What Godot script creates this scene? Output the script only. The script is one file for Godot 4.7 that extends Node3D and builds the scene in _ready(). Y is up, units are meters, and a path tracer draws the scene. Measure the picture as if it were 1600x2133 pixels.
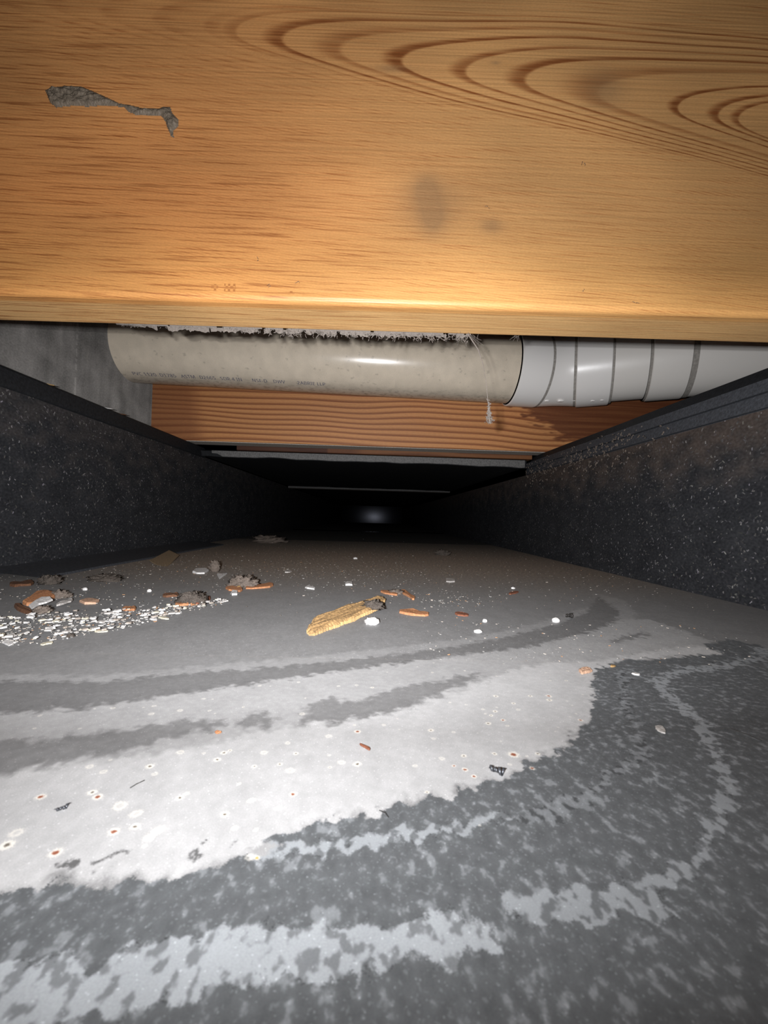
extends Node3D
# Inside a 24 inch sheet-metal return duct under a floor, lit by the flash of a phone held low in it.
# x right, y up, the duct runs along -z. The duct floor is y = 0, the lens is 66 mm above it.

const EYE := Vector3(0, 0.066, 0)
const WALL_L := -0.363
const WALL_R := 0.317
const FAR := -4.4

var rng := RandomNumberGenerator.new()
var used := {}
var grain: ImageTexture
var rough_grain: ImageTexture
var M := {}
var rows: Array = []


func _ready():
	rng.seed = 4177
	# ---- camera
	var cam := Camera3D.new()
	cam.name = "camera"
	cam.position = EYE
	cam.rotation = Vector3(0.014356, -0.024964, 0.028)
	cam.near = 0.005
	cam.far = 20.0
	var att := CameraAttributesPhysical.new()
	att.frustum_focal_length = 9.0126
	att.frustum_near = 0.005
	att.frustum_far = 20.0
	att.exposure_aperture = 22.0
	att.frustum_focus_distance = 0.42
	cam.attributes = att
	add_child(cam)
	cam.fov = 106.187
	cam.current = true
	# ---- environment: no daylight gets in here
	var env := Environment.new()
	env.background_mode = Environment.BG_COLOR
	env.background_color = Color.BLACK
	env.tonemap_mode = Environment.TONE_MAPPER_LINEAR
	env.tonemap_exposure = 1.0
	env.sdfgi_enabled = true
	env.ssao_enabled = true
	env.ssil_enabled = true
	var we := WorldEnvironment.new()
	we.name = "environment"
	we.environment = env
	add_child(we)
	# ---- the phone's flash: an emitter in an added cup that shapes the beam, plus an added upward fill
	build_flash()

	make_materials()
	build_floor()
	build_walls()
	build_ceiling()
	build_joists()
	build_pipe()
	build_cobwebs()
	build_debris()


func area(called: String, size: float, energy: float, parent: Node3D, at: Vector3, tilt := 0.0):
	var l := AreaLight3D.new()
	l.name = called
	l.area_size = Vector2(size, size)
	l.area_normalize_energy = true
	l.light_energy = energy
	l.light_color = Color(0.99, 0.99, 1.0)
	l.shadow_enabled = true
	l.area_range = 12.0
	l.area_attenuation = 2.0
	l.position = at
	l.rotation_degrees.x = tilt
	parent.add_child(l)


func build_flash():
	var o := empty("phone_flash", Vector3(-0.018, 0.0712, 0.006))
	o.rotation_degrees = Vector3(1.5, 0.0, 1.6)
	tag(o, "small flash lamp of the camera, behind the point of view", "lamp")
	var black := StandardMaterial3D.new()
	black.albedo_color = Color(0.02, 0.02, 0.02)
	black.roughness = 1.0
	black.metallic_specular = 0.0
	var hw := 0.0185
	var hh := 0.0060
	var long := 0.0154
	var t := 0.0006
	for b in [[Vector3(-hw - t, hh, 0), Vector3(hw + t, hh + t, long + 0.002)], [Vector3(-hw - t, -hh - t, 0), Vector3(hw + t, -hh, long + 0.002)], [Vector3(-hw - t, -hh, 0), Vector3(-hw, hh, long + 0.002)], [Vector3(hw, -hh, 0), Vector3(hw + t, hh, long + 0.002)]]:
		mesh_node("added_cup_side", box_mesh(b[0], b[1]), black, o)  # unseen cup, added and sized to cut the beam above and below
	var glow := StandardMaterial3D.new()
	glow.albedo_color = Color(0.9, 0.9, 0.85)
	glow.emission_enabled = true
	glow.emission = Color(1.0, 0.98, 0.95)
	glow.emission_energy_multiplier = 0.3
	mesh_node("emitter", box_mesh(Vector3(-0.0025, -0.0025, long), Vector3(0.0025, 0.0025, long + 0.001)), glow, o)
	area("flash_beam", 0.005, 0.25, o, Vector3(0, 0, long - 0.0002))
	area("added_up_fill", 0.005, 0.150, o, Vector3(0, 0.0, -0.0005), 32.5)  # added lamp tilted up to brighten the face of the near joist


# ---------------------------------------------------------------- naming
func numbered(called: String) -> String:
	var n: int = used.get(called, 0)
	used[called] = n + 1
	return called if n == 0 else "%s_%03d" % [called, n]


func mesh_node(called: String, mesh: Mesh, material: Material, parent: Node = null) -> MeshInstance3D:
	var o := MeshInstance3D.new()
	o.mesh = mesh
	if material:
		o.material_override = material
	if parent:
		o.name = called
		parent.add_child(o, true)
	else:
		o.name = numbered(called)
		add_child(o)
	return o


func empty(called: String, at: Vector3) -> Node3D:
	var o := Node3D.new()
	o.name = numbered(called)
	o.position = at
	add_child(o)
	return o


func tag(o: Node, label: String, category: String, group := "", kind := "") -> Node:
	o.set_meta("label", label)
	if category:
		o.set_meta("category", category)
	if group:
		o.set_meta("group", group)
	if kind:
		o.set_meta("kind", kind)
	return o


func structure(called: String, mesh: Mesh, material: Material, label: String, category: String) -> MeshInstance3D:
	var o := mesh_node(called, mesh, material)
	tag(o, label, category, "", "structure")
	return o


# ---------------------------------------------------------------- textures
func noise(seed_: int, frequency: float, octaves := 1, kind := FastNoiseLite.TYPE_SIMPLEX_SMOOTH) -> FastNoiseLite:
	var n := FastNoiseLite.new()
	n.seed = seed_
	n.noise_type = kind
	n.frequency = frequency
	n.fractal_type = FastNoiseLite.FRACTAL_FBM if octaves > 1 else FastNoiseLite.FRACTAL_NONE
	n.fractal_octaves = octaves
	return n


func paint(w: int, h: int, row: Callable) -> Image:
	rows = []
	rows.resize(h)
	var task := WorkerThreadPool.add_group_task(func(y): rows[y] = row.call(y), h)
	WorkerThreadPool.wait_for_group_task_completion(task)
	var all := PackedByteArray()
	for r in rows:
		all.append_array(r)
	return Image.create_from_data(w, h, false, Image.FORMAT_RGB8, all)


func textured(im: Image) -> ImageTexture:
	im.generate_mipmaps()
	return ImageTexture.create_from_image(im)


func grey_noise(seed_: int, size: int, frequency: float, lo: float, hi: float, octaves := 4) -> ImageTexture:
	var im := noise(seed_, frequency, octaves).get_seamless_image(size, size)
	im.convert(Image.FORMAT_L8)
	var d := im.get_data()
	for i in d.size():
		d[i] = clampi(int(255.0 * lerpf(lo, hi, d[i] / 255.0)), 0, 255)
	return textured(Image.create_from_data(size, size, false, Image.FORMAT_L8, d))


func plain(color: Color, roughness := 0.8, scale := 40.0, bump := 0.03, specular := 0.4) -> StandardMaterial3D:
	var m := StandardMaterial3D.new()
	m.albedo_color = color
	m.albedo_texture = grain
	m.roughness = roughness
	m.metallic_specular = specular
	m.uv1_triplanar = true
	m.uv1_scale = Vector3.ONE * scale
	m.heightmap_enabled = bump > 0.0
	m.heightmap_texture = rough_grain
	m.heightmap_scale = bump
	return m


func plastic(color: Color, roughness: float) -> StandardMaterial3D:
	var m := StandardMaterial3D.new()
	m.albedo_color = color
	m.roughness = roughness
	m.metallic_specular = 0.5
	m.heightmap_enabled = true
	m.heightmap_texture = rough_grain
	m.heightmap_scale = 0.004
	m.uv1_triplanar = true
	m.uv1_scale = Vector3.ONE * 12.0
	return m


func make_materials():
	grain = grey_noise(11, 256, 0.03, 0.72, 1.0)
	rough_grain = grey_noise(12, 256, 0.05, 0.0, 1.0)
	M.chip = plain(Color(0.66, 0.535, 0.37), 0.8, 50)
	M.orange = plain(Color(0.76, 0.53, 0.37), 0.75, 60)
	M.red = plain(Color(0.56, 0.35, 0.26), 0.75, 60)
	M.brown = plain(Color(0.45, 0.31, 0.22), 0.8, 60)
	M.tan = plain(Color(0.74, 0.60, 0.40), 0.8, 60)
	M.pink = plain(Color(0.84, 0.68, 0.57), 0.8, 60)
	M.card = plain(Color(0.66, 0.57, 0.45), 0.9, 50)
	M.white = plain(Color(0.93, 0.92, 0.91), 0.7, 60, 0.02)
	M.pale = plain(Color(0.80, 0.78, 0.76), 0.6, 60, 0.02)
	M.dim = plain(Color(0.66, 0.62, 0.58), 0.8, 60, 0.02)
	M.cream = plain(Color(0.90, 0.87, 0.78), 0.7, 60, 0.02)
	M.lint = plain(Color(0.50, 0.455, 0.42), 1.0, 90, 0.08, 0.1)
	M.dark_lint = plain(Color(0.38, 0.35, 0.325), 1.0, 90, 0.08, 0.1)
	M.web = plain(Color(0.50, 0.47, 0.445), 1.0, 90, 0.0, 0.1)
	M.shaving = plain(Color(0.42, 0.43, 0.45), 0.35, 50, 0.02, 0.6)
	M.shaving.metallic = 0.6
	M.husk = plain(Color(0.20, 0.19, 0.18), 0.5, 50, 0.02)
	M.dark_metal = plain(Color(0.26, 0.27, 0.29), 0.65, 30, 0.03, 0.4)
	M.black_metal = plain(Color(0.15, 0.155, 0.165), 0.7, 25, 0.03, 0.3)
	M.zinc = plain(Color(0.50, 0.51, 0.52), 0.42, 20, 0.03)
	M.zinc.metallic = 0.75
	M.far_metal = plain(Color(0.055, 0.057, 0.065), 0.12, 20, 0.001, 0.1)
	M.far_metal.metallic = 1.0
	M.zinc_dull = plain(Color(0.46, 0.455, 0.45), 0.6, 25, 0.04)


# ---------------------------------------------------------------- shapes
func quad(st: SurfaceTool, a: Vector3, b: Vector3, c: Vector3, d: Vector3, ua := Vector2.ZERO, ub := Vector2.ZERO, uc := Vector2.ZERO, ud := Vector2.ZERO):
	for k in [[a, ua], [b, ub], [c, uc], [a, ua], [c, uc], [d, ud]]:
		st.set_uv(k[1])
		st.add_vertex(k[0])


func begin() -> SurfaceTool:
	var st := SurfaceTool.new()
	st.begin(Mesh.PRIMITIVE_TRIANGLES)
	return st


func done(st: SurfaceTool) -> ArrayMesh:
	st.index()
	st.generate_normals()
	return st.commit()


# a strip of stations along z, each the same profile (x, y); u runs along z, v round the profile
func extrude_z(profile: PackedVector2Array, z0: float, z1: float, n: int, u_per_m: float, v_per_m: float, sag := 0.0, seed_ := 1) -> ArrayMesh:
	var st := begin()
	st.set_smooth_group(-1)
	var w := noise(seed_, 6.0, 2)
	var v := 0.0
	for k in profile.size() - 1:
		var p := profile[k]
		var q := profile[k + 1]
		var v2 := v + p.distance_to(q) * v_per_m
		for i in n:
			var za := lerpf(z0, z1, float(i) / n)
			var zb := lerpf(z0, z1, float(i + 1) / n)
			var sa := w.get_noise_1d(za) * sag
			var sb := w.get_noise_1d(zb) * sag
			quad(st, Vector3(p.x + sa, p.y, za), Vector3(q.x + sa, q.y, za), Vector3(q.x + sb, q.y, zb), Vector3(p.x + sb, p.y, zb),
				Vector2(-za * u_per_m, v), Vector2(-za * u_per_m, v2), Vector2(-zb * u_per_m, v2), Vector2(-zb * u_per_m, v))
		v = v2
	return done(st)


# profile (z, y) carried along x from x0 to x1; the z shifts by slope * x; both ends capped
func extrude_x(profile: PackedVector2Array, x0: float, x1: float, n: int, slope: float, u0: float, u_per_m: float, v_per_m: float) -> ArrayMesh:
	var st := begin()
	var v := 0.0
	var round_ := profile.duplicate()
	round_.append(profile[0])
	for k in round_.size() - 1:
		var p := round_[k]
		var q := round_[k + 1]
		var v2 := v + p.distance_to(q) * v_per_m
		st.set_smooth_group(1 if p.distance_to(q) < 0.004 else -1)
		for i in n:
			var xa := lerpf(x0, x1, float(i) / n)
			var xb := lerpf(x0, x1, float(i + 1) / n)
			var ua := u0 + xa * u_per_m
			var ub := u0 + xb * u_per_m
			quad(st, Vector3(xa, p.y, p.x + slope * xa), Vector3(xb, p.y, p.x + slope * xb), Vector3(xb, q.y, q.x + slope * xb), Vector3(xa, q.y, q.x + slope * xa),
				Vector2(ua, v), Vector2(ub, v), Vector2(ub, v2), Vector2(ua, v2))
		v = v2
	st.set_smooth_group(-1)
	var tri := Geometry2D.triangulate_polygon(profile)
	for x in [x0, x1]:
		for t in tri:
			st.set_uv(Vector2(u0 + profile[t].x * u_per_m, profile[t].y * v_per_m))
			st.add_vertex(Vector3(x, profile[t].y, profile[t].x + slope * x))
	return done(st)


# a round bar through points with radii; smooth, ends closed
func bar(pts: Array, radii: Array, sides := 24, mesh_to: SurfaceTool = null, u_scale := 1.0) -> ArrayMesh:
	var st := mesh_to if mesh_to else begin()
	var base_up := Vector3.UP
	var rings := []
	var normals := []
	var along := 0.0
	var us := []
	for i in pts.size():
		var dir: Vector3 = (pts[mini(i + 1, pts.size() - 1)] - pts[maxi(i - 1, 0)]).normalized()
		if dir.length() < 0.5:
			dir = Vector3.RIGHT
		var up: Vector3 = base_up if absf(dir.dot(base_up)) < 0.95 else Vector3.BACK
		var side := dir.cross(up).normalized()
		var top := side.cross(dir).normalized()
		if i > 0:
			along += pts[i].distance_to(pts[i - 1])
		us.append(along * u_scale)
		var ring := []
		var nrm := []
		for k in sides + 1:
			var a := TAU * k / sides
			var n := side * cos(a) + top * sin(a)
			ring.append(pts[i] + n * radii[i])
			nrm.append(n)
		rings.append(ring)
		normals.append(nrm)
	for i in pts.size() - 1:
		var slant: float = (radii[i] - radii[i + 1])
		var run: float = maxf(pts[i].distance_to(pts[i + 1]), 1e-6)
		var axis: Vector3 = (pts[i + 1] - pts[i]).normalized()
		var sharp := absf(slant) > run * 0.2
		for k in sides:
			for c in [[i, k], [i, k + 1], [i + 1, k + 1], [i, k], [i + 1, k + 1], [i + 1, k]]:
				var n: Vector3 = normals[c[0]][c[1]]
				if sharp:
					n = (n * run + axis * slant).normalized()
				st.set_normal(n)
				st.set_uv(Vector2(us[c[0]], float(c[1]) / sides))
				st.add_vertex(rings[c[0]][c[1]])
	for e in [0, pts.size() - 1]:
		var axis: Vector3 = (pts[0] - pts[1]).normalized() if e == 0 else (pts[-1] - pts[-2]).normalized()
		for k in sides:
			for p in [pts[e], rings[e][k], rings[e][k + 1]]:
				st.set_normal(axis)
				st.set_uv(Vector2(us[e], 0.5))
				st.add_vertex(p)
	return null if mesh_to else st.commit()


# a slab cut to an outline (x, z), upper rim chamfered, with an uneven top
func slab(outline: PackedVector2Array, thick: float, seed_: int, uneven := 0.25) -> ArrayMesh:
	var st := begin()
	st.set_smooth_group(-1)
	var o := outline
	if Geometry2D.is_polygon_clockwise(o):
		o.reverse()
	var mid := Vector2.ZERO
	for p in o:
		mid += p / o.size()
	var r := RandomNumberGenerator.new()
	r.seed = seed_
	var low := []
	var high := []
	var rim := []
	for p in o:
		var k := 1.0 + r.randf_range(-uneven, uneven)
		low.append(Vector3(p.x, 0, p.y))
		high.append(Vector3(p.x, thick * k * 0.7, p.y))
		var q: Vector2 = p + (mid - p).normalized() * minf(thick * 0.35, p.distance_to(mid) * 0.3)
		rim.append(Vector3(q.x, thick * k, q.y))
	for i in o.size():
		var j := (i + 1) % o.size()
		quad(st, low[i], low[j], high[j], high[i])
		quad(st, high[i], high[j], rim[j], rim[i])
	var flat := PackedVector2Array()
	for p in rim:
		flat.append(Vector2(p.x, p.z))
	for t in Geometry2D.triangulate_polygon(flat):
		st.add_vertex(rim[t])
	for t in Geometry2D.triangulate_polygon(o):
		st.add_vertex(low[t])
	return done(st)


# a lump: a ball drawn out of shape by noise; stands on y = 0
func lump(size: Vector3, seed_: int, amount := 0.3, lat := 10, lon := 16, freq := 1.6) -> ArrayMesh:
	var st := begin()
	st.set_smooth_group(1)
	var n := noise(seed_, freq, 3)
	var at := func(i: int, k: int) -> Vector3:
		var a := PI * i / lat
		var b := TAU * (k % lon) / lon
		var d := Vector3(sin(a) * cos(b), cos(a), sin(a) * sin(b))
		var p: Vector3 = d * size * (1.0 + amount * n.get_noise_3dv(d))
		p.y = maxf(p.y, -size.y * 0.55) + size.y * 0.5
		return p
	for i in lat:
		for k in lon:
			quad(st, at.call(i, k), at.call(i, k + 1), at.call(i + 1, k + 1), at.call(i + 1, k))
	return done(st)


# ---------------------------------------------------------------- the duct floor
# outlines of the water stains on the floor, metres (x, distance along the duct): tone, outline, in the order they lie on each other
func stain_outlines() -> Array:
	return [
		[130, PackedVector2Array([Vector2(-0.2343,0.1195), Vector2(-0.3684,0.1868), Vector2(-0.1858,0.1984), Vector2(-0.0226,0.2479), Vector2(0.2225,0.4160), Vector2(0.2493,0.3909), Vector2(0.2378,0.2255), Vector2(0.3502,0.1645), Vector2(0.0743,0.0349), Vector2(-0.0688,0.0364)])],
		[148, PackedVector2Array([Vector2(-0.2340,0.1438), Vector2(-0.1468,0.1574), Vector2(-0.1082,0.1558), Vector2(-0.0762,0.1676), Vector2(-0.0377,0.1785), Vector2(0.0068,0.1953), Vector2(0.0467,0.2108), Vector2(0.0911,0.2369), Vector2(0.1240,0.2622), Vector2(0.1748,0.3043), Vector2(0.2120,0.3614), Vector2(0.2194,0.3304), Vector2(0.1910,0.2716), Vector2(0.1563,0.2395), Vector2(0.0853,0.2075), Vector2(0.0177,0.1813), Vector2(-0.0337,0.1604), Vector2(-0.0735,0.1433), Vector2(-0.0927,0.1340), Vector2(-0.1200,0.1292), Vector2(-0.1936,0.1193)])],
		[110, PackedVector2Array([Vector2(-0.2252,0.1385), Vector2(-0.1394,0.1496), Vector2(-0.1042,0.1502), Vector2(-0.0729,0.1606), Vector2(-0.0358,0.1700), Vector2(0.0065,0.1839), Vector2(0.0443,0.1997), Vector2(0.0788,0.2188), Vector2(0.1155,0.2440), Vector2(0.1563,0.2782), Vector2(0.2074,0.3496), Vector2(0.1858,0.2850), Vector2(0.1626,0.2543), Vector2(0.1287,0.2286), Vector2(0.0830,0.2019), Vector2(0.0174,0.1777), Vector2(-0.0330,0.1571), Vector2(-0.0721,0.1407), Vector2(-0.0913,0.1320), Vector2(-0.1175,0.1265), Vector2(-0.1895,0.1168)])],
		[164, PackedVector2Array([Vector2(-0.1895,0.1168), Vector2(-0.1175,0.1265), Vector2(-0.0913,0.1320), Vector2(-0.0721,0.1407), Vector2(-0.0330,0.1571), Vector2(0.0174,0.1777), Vector2(0.0830,0.2019), Vector2(0.1287,0.2286), Vector2(0.1754,0.2638), Vector2(0.1934,0.2653), Vector2(0.1982,0.2343), Vector2(0.1954,0.2175), Vector2(0.1818,0.1965), Vector2(0.1229,0.1842), Vector2(0.1049,0.1739), Vector2(0.0614,0.1697), Vector2(0.0477,0.1591), Vector2(0.0333,0.1480), Vector2(0.0051,0.1293), Vector2(-0.0249,0.1211), Vector2(-0.0438,0.1130), Vector2(-0.0601,0.1060), Vector2(-0.0802,0.1026), Vector2(-0.0910,0.0987), Vector2(-0.1448,0.0897)])],
		[188, PackedVector2Array([Vector2(-0.0949,0.0639), Vector2(-0.0620,0.0681), Vector2(-0.0568,0.0695), Vector2(-0.0516,0.0702), Vector2(-0.0447,0.0699), Vector2(-0.0394,0.0708), Vector2(-0.0350,0.0707), Vector2(-0.0301,0.0730), Vector2(-0.0220,0.0750), Vector2(-0.0159,0.0766), Vector2(-0.0210,0.0796), Vector2(-0.0144,0.0828), Vector2(-0.0023,0.0849), Vector2(0.0097,0.0900), Vector2(0.0228,0.0935), Vector2(0.0281,0.0957), Vector2(0.0396,0.1005), Vector2(0.0439,0.1049), Vector2(0.0580,0.1118), Vector2(0.0648,0.1194), Vector2(0.0744,0.1282), Vector2(0.0868,0.1459), Vector2(0.0932,0.1591), Vector2(0.1049,0.1739), Vector2(0.1229,0.1842), Vector2(0.1507,0.1895), Vector2(0.1818,0.1965), Vector2(0.1855,0.2095), Vector2(0.1624,0.2042), Vector2(0.1083,0.1835), Vector2(0.0853,0.1793), Vector2(0.0614,0.1697), Vector2(0.0477,0.1591), Vector2(0.0333,0.1480), Vector2(0.0051,0.1293), Vector2(-0.0249,0.1211), Vector2(-0.0438,0.1130), Vector2(-0.0601,0.1060), Vector2(-0.0799,0.1022), Vector2(-0.0907,0.0983), Vector2(-0.1448,0.0897)])],
		[122, PackedVector2Array([Vector2(-0.1696,0.1048), Vector2(-0.1033,0.1116), Vector2(-0.0913,0.1131), Vector2(-0.0801,0.1163), Vector2(-0.0687,0.1205), Vector2(-0.0560,0.1245), Vector2(-0.0458,0.1254), Vector2(-0.0451,0.1206), Vector2(-0.0548,0.1159), Vector2(-0.0678,0.1080), Vector2(-0.0778,0.1042), Vector2(-0.0913,0.0990), Vector2(-0.1448,0.0897)])],
		[122, PackedVector2Array([Vector2(-0.0429,0.1257), Vector2(-0.0368,0.1312), Vector2(-0.0307,0.1273), Vector2(-0.0305,0.1224), Vector2(-0.0398,0.1213)])],
		[122, PackedVector2Array([Vector2(-0.0231,0.1309), Vector2(-0.0155,0.1412), Vector2(-0.0049,0.1379), Vector2(0.0056,0.1470), Vector2(0.0253,0.1563), Vector2(0.0431,0.1647), Vector2(0.0497,0.1645), Vector2(0.0365,0.1541), Vector2(0.0233,0.1433), Vector2(0.0085,0.1319), Vector2(-0.0074,0.1253), Vector2(-0.0194,0.1235)])],
		[120, PackedVector2Array([Vector2(0.1361,0.2147), Vector2(0.1543,0.2274), Vector2(0.1695,0.2343), Vector2(0.1652,0.2263), Vector2(0.1480,0.2180), Vector2(0.1354,0.2105)])],
		[86, PackedVector2Array([Vector2(-0.0949,0.0639), Vector2(-0.0620,0.0681), Vector2(-0.0568,0.0695), Vector2(-0.0516,0.0702), Vector2(-0.0447,0.0699), Vector2(-0.0394,0.0708), Vector2(-0.0350,0.0707), Vector2(-0.0301,0.0730), Vector2(-0.0220,0.0750), Vector2(-0.0159,0.0766), Vector2(-0.0210,0.0796), Vector2(-0.0144,0.0828), Vector2(-0.0023,0.0849), Vector2(0.0097,0.0900), Vector2(0.0228,0.0935), Vector2(0.0281,0.0957), Vector2(0.0396,0.1005), Vector2(0.0439,0.1049), Vector2(0.0580,0.1118), Vector2(0.0648,0.1194), Vector2(0.0744,0.1282), Vector2(0.0868,0.1459), Vector2(0.0932,0.1591), Vector2(0.1049,0.1739), Vector2(0.1229,0.1842), Vector2(0.1507,0.1895), Vector2(0.1818,0.1965), Vector2(0.1855,0.2095), Vector2(0.2110,0.2220), Vector2(0.2189,0.2114), Vector2(0.1922,0.1734), Vector2(0.2856,0.1341), Vector2(0.0697,0.0328), Vector2(-0.0646,0.0343)])],
		[84, PackedVector2Array([Vector2(-0.0566,0.0723), Vector2(-0.0558,0.0746), Vector2(-0.0547,0.0743), Vector2(-0.0545,0.0719)])],
		[84, PackedVector2Array([Vector2(-0.0512,0.0743), Vector2(-0.0472,0.0757), Vector2(-0.0471,0.0748), Vector2(-0.0499,0.0738)])],
		[84, PackedVector2Array([Vector2(-0.0350,0.0757), Vector2(-0.0314,0.0779), Vector2(-0.0307,0.0775), Vector2(-0.0335,0.0754)])],
		[84, PackedVector2Array([Vector2(-0.0281,0.0791), Vector2(-0.0253,0.0793), Vector2(-0.0260,0.0787)])],
		[158, PackedVector2Array([Vector2(-0.0241,0.0758), Vector2(-0.0190,0.0774), Vector2(-0.0155,0.0786), Vector2(-0.0059,0.0793), Vector2(0.0039,0.0810), Vector2(0.0143,0.0834), Vector2(0.0264,0.0855), Vector2(0.0309,0.0862), Vector2(0.0347,0.0877), Vector2(0.0312,0.0841), Vector2(0.0245,0.0826), Vector2(0.0139,0.0806), Vector2(0.0019,0.0782), Vector2(-0.0103,0.0765), Vector2(-0.0182,0.0745)])],
		[120, PackedVector2Array([Vector2(0.0347,0.0877), Vector2(0.0435,0.0900), Vector2(0.0547,0.0957), Vector2(0.0649,0.1023), Vector2(0.0793,0.1118), Vector2(0.0804,0.1171), Vector2(0.0840,0.1180), Vector2(0.0844,0.1119), Vector2(0.0794,0.1088), Vector2(0.0657,0.0995), Vector2(0.0546,0.0913), Vector2(0.0421,0.0847), Vector2(0.0355,0.0841)])],
		[116, PackedVector2Array([Vector2(0.1123,0.1742), Vector2(0.1161,0.1700), Vector2(0.0990,0.1464), Vector2(0.0903,0.1286), Vector2(0.0905,0.1250), Vector2(0.0845,0.1237), Vector2(0.0895,0.1350), Vector2(0.0986,0.1504)])],
		[150, PackedVector2Array([Vector2(0.1201,0.1640), Vector2(0.1454,0.1769), Vector2(0.1697,0.1834), Vector2(0.2004,0.1948), Vector2(0.2113,0.2102), Vector2(0.2189,0.2075), Vector2(0.2002,0.1887), Vector2(0.1613,0.1743), Vector2(0.1384,0.1684), Vector2(0.1268,0.1604), Vector2(0.1201,0.1512), Vector2(0.1186,0.1431), Vector2(0.1160,0.1325), Vector2(0.1103,0.1205), Vector2(0.1015,0.1082), Vector2(0.0946,0.0981), Vector2(0.0873,0.0898), Vector2(0.0783,0.0837), Vector2(0.0716,0.0787), Vector2(0.0667,0.0745), Vector2(0.0579,0.0696), Vector2(0.0513,0.0668), Vector2(0.0518,0.0642), Vector2(0.0468,0.0652), Vector2(0.0414,0.0645), Vector2(0.0365,0.0630), Vector2(0.0315,0.0644), Vector2(0.0248,0.0636), Vector2(0.0240,0.0661), Vector2(0.0272,0.0677), Vector2(0.0340,0.0695), Vector2(0.0414,0.0687), Vector2(0.0472,0.0696), Vector2(0.0539,0.0715), Vector2(0.0600,0.0745), Vector2(0.0666,0.0778), Vector2(0.0730,0.0827), Vector2(0.0796,0.0882), Vector2(0.0893,0.0963), Vector2(0.0968,0.1059), Vector2(0.1032,0.1177), Vector2(0.1093,0.1285), Vector2(0.1111,0.1392), Vector2(0.1129,0.1501)])],
		[170, PackedVector2Array([Vector2(-0.0722,0.0577), Vector2(-0.0524,0.0580), Vector2(-0.0458,0.0583), Vector2(-0.0432,0.0576), Vector2(-0.0380,0.0570), Vector2(-0.0365,0.0589), Vector2(-0.0369,0.0605), Vector2(-0.0300,0.0612), Vector2(-0.0230,0.0619), Vector2(-0.0160,0.0637), Vector2(-0.0119,0.0626), Vector2(-0.0058,0.0626), Vector2(0.0003,0.0637), Vector2(0.0058,0.0630), Vector2(0.0100,0.0652), Vector2(0.0132,0.0653), Vector2(0.0161,0.0637), Vector2(0.0198,0.0630), Vector2(0.0217,0.0609), Vector2(0.0216,0.0589), Vector2(0.0180,0.0592), Vector2(0.0150,0.0588), Vector2(0.0118,0.0575), Vector2(0.0076,0.0583), Vector2(0.0033,0.0575), Vector2(-0.0009,0.0563), Vector2(-0.0051,0.0568), Vector2(-0.0076,0.0555), Vector2(-0.0131,0.0559), Vector2(-0.0172,0.0561), Vector2(-0.0207,0.0547), Vector2(-0.0241,0.0536), Vector2(-0.0291,0.0533), Vector2(-0.0348,0.0525), Vector2(-0.0366,0.0508), Vector2(-0.0418,0.0500), Vector2(-0.0611,0.0492)])],
	]


func blisters() -> PackedFloat32Array:
	return PackedFloat32Array([0.0391,0.1251,0.00111,1, 0.0438,0.1330,0.00101,1, 0.0415,0.1303,0.00083,1, 0.0446,0.1273,0.00097,2, 0.0681,0.1453,0.00131,2, 0.0476,0.1445,0.00111,1, 0.0670,0.1422,0.00128,1, 0.0195,0.1206,0.00106,1, 0.0270,0.1078,0.00095,1, 0.0413,0.1087,0.00180,2, 0.0258,0.1020,0.00090,2, 0.0232,0.1035,0.00065,2, 0.0276,0.0994,0.00088,2, 0.0441,0.1029,0.00092,2, -0.0032,0.1193,0.00118,2, -0.0173,0.0923,0.00101,2, -0.0026,0.1037,0.00128,1, -0.0069,0.1044,0.00116,0, -0.0119,0.1167,0.00115,0, -0.0561,0.1019,0.00121,1, -0.0395,0.1079,0.00104,1, -0.0401,0.1050,0.00114,1, -0.0286,0.1081,0.00118,0, -0.0198,0.1008,0.00135,0, -0.0743,0.0907,0.00127,2, -0.0639,0.0924,0.00120,1, -0.0616,0.0909,0.00129,2, -0.0550,0.0883,0.00178,0, -0.0517,0.0812,0.00125,2, -0.0482,0.0825,0.00118,1, -0.0592,0.0762,0.00135,2, -0.0499,0.0860,0.00143,0, -0.0430,0.0908,0.00098,1, -0.0310,0.0861,0.00104,1, -0.0263,0.0903,0.00098,0, -0.0699,0.0779,0.00155,1, -0.0708,0.0807,0.00142,0, -0.0515,0.1079,0.00116,0, -0.0711,0.1014,0.00107,0, -0.0664,0.0995,0.00106,0, -0.0197,0.0880,0.00086,0, -0.0428,0.0816,0.00146,0, -0.0437,0.0798,0.00124,0, 0.0205,0.1066,0.00093,0, 0.0128,0.1033,0.00077,0, 0.0050,0.1233,0.00077,0, -0.0220,0.1294,0.00111,0, -0.0627,0.1304,0.00109,0, -0.0707,0.1279,0.00106,0, -0.0853,0.1313,0.00092,0, 0.0610,0.1450,0.00093,1, 0.0524,0.1391,0.00089,1, 0.0711,0.1281,0.00099,2, 0.0484,0.1093,0.00084,1, 0.0359,0.1090,0.00083,1, 0.0247,0.0835,0.00042,0, -0.0221,0.0755,0.00101,0, -0.0207,0.0753,0.00064,3])


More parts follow.
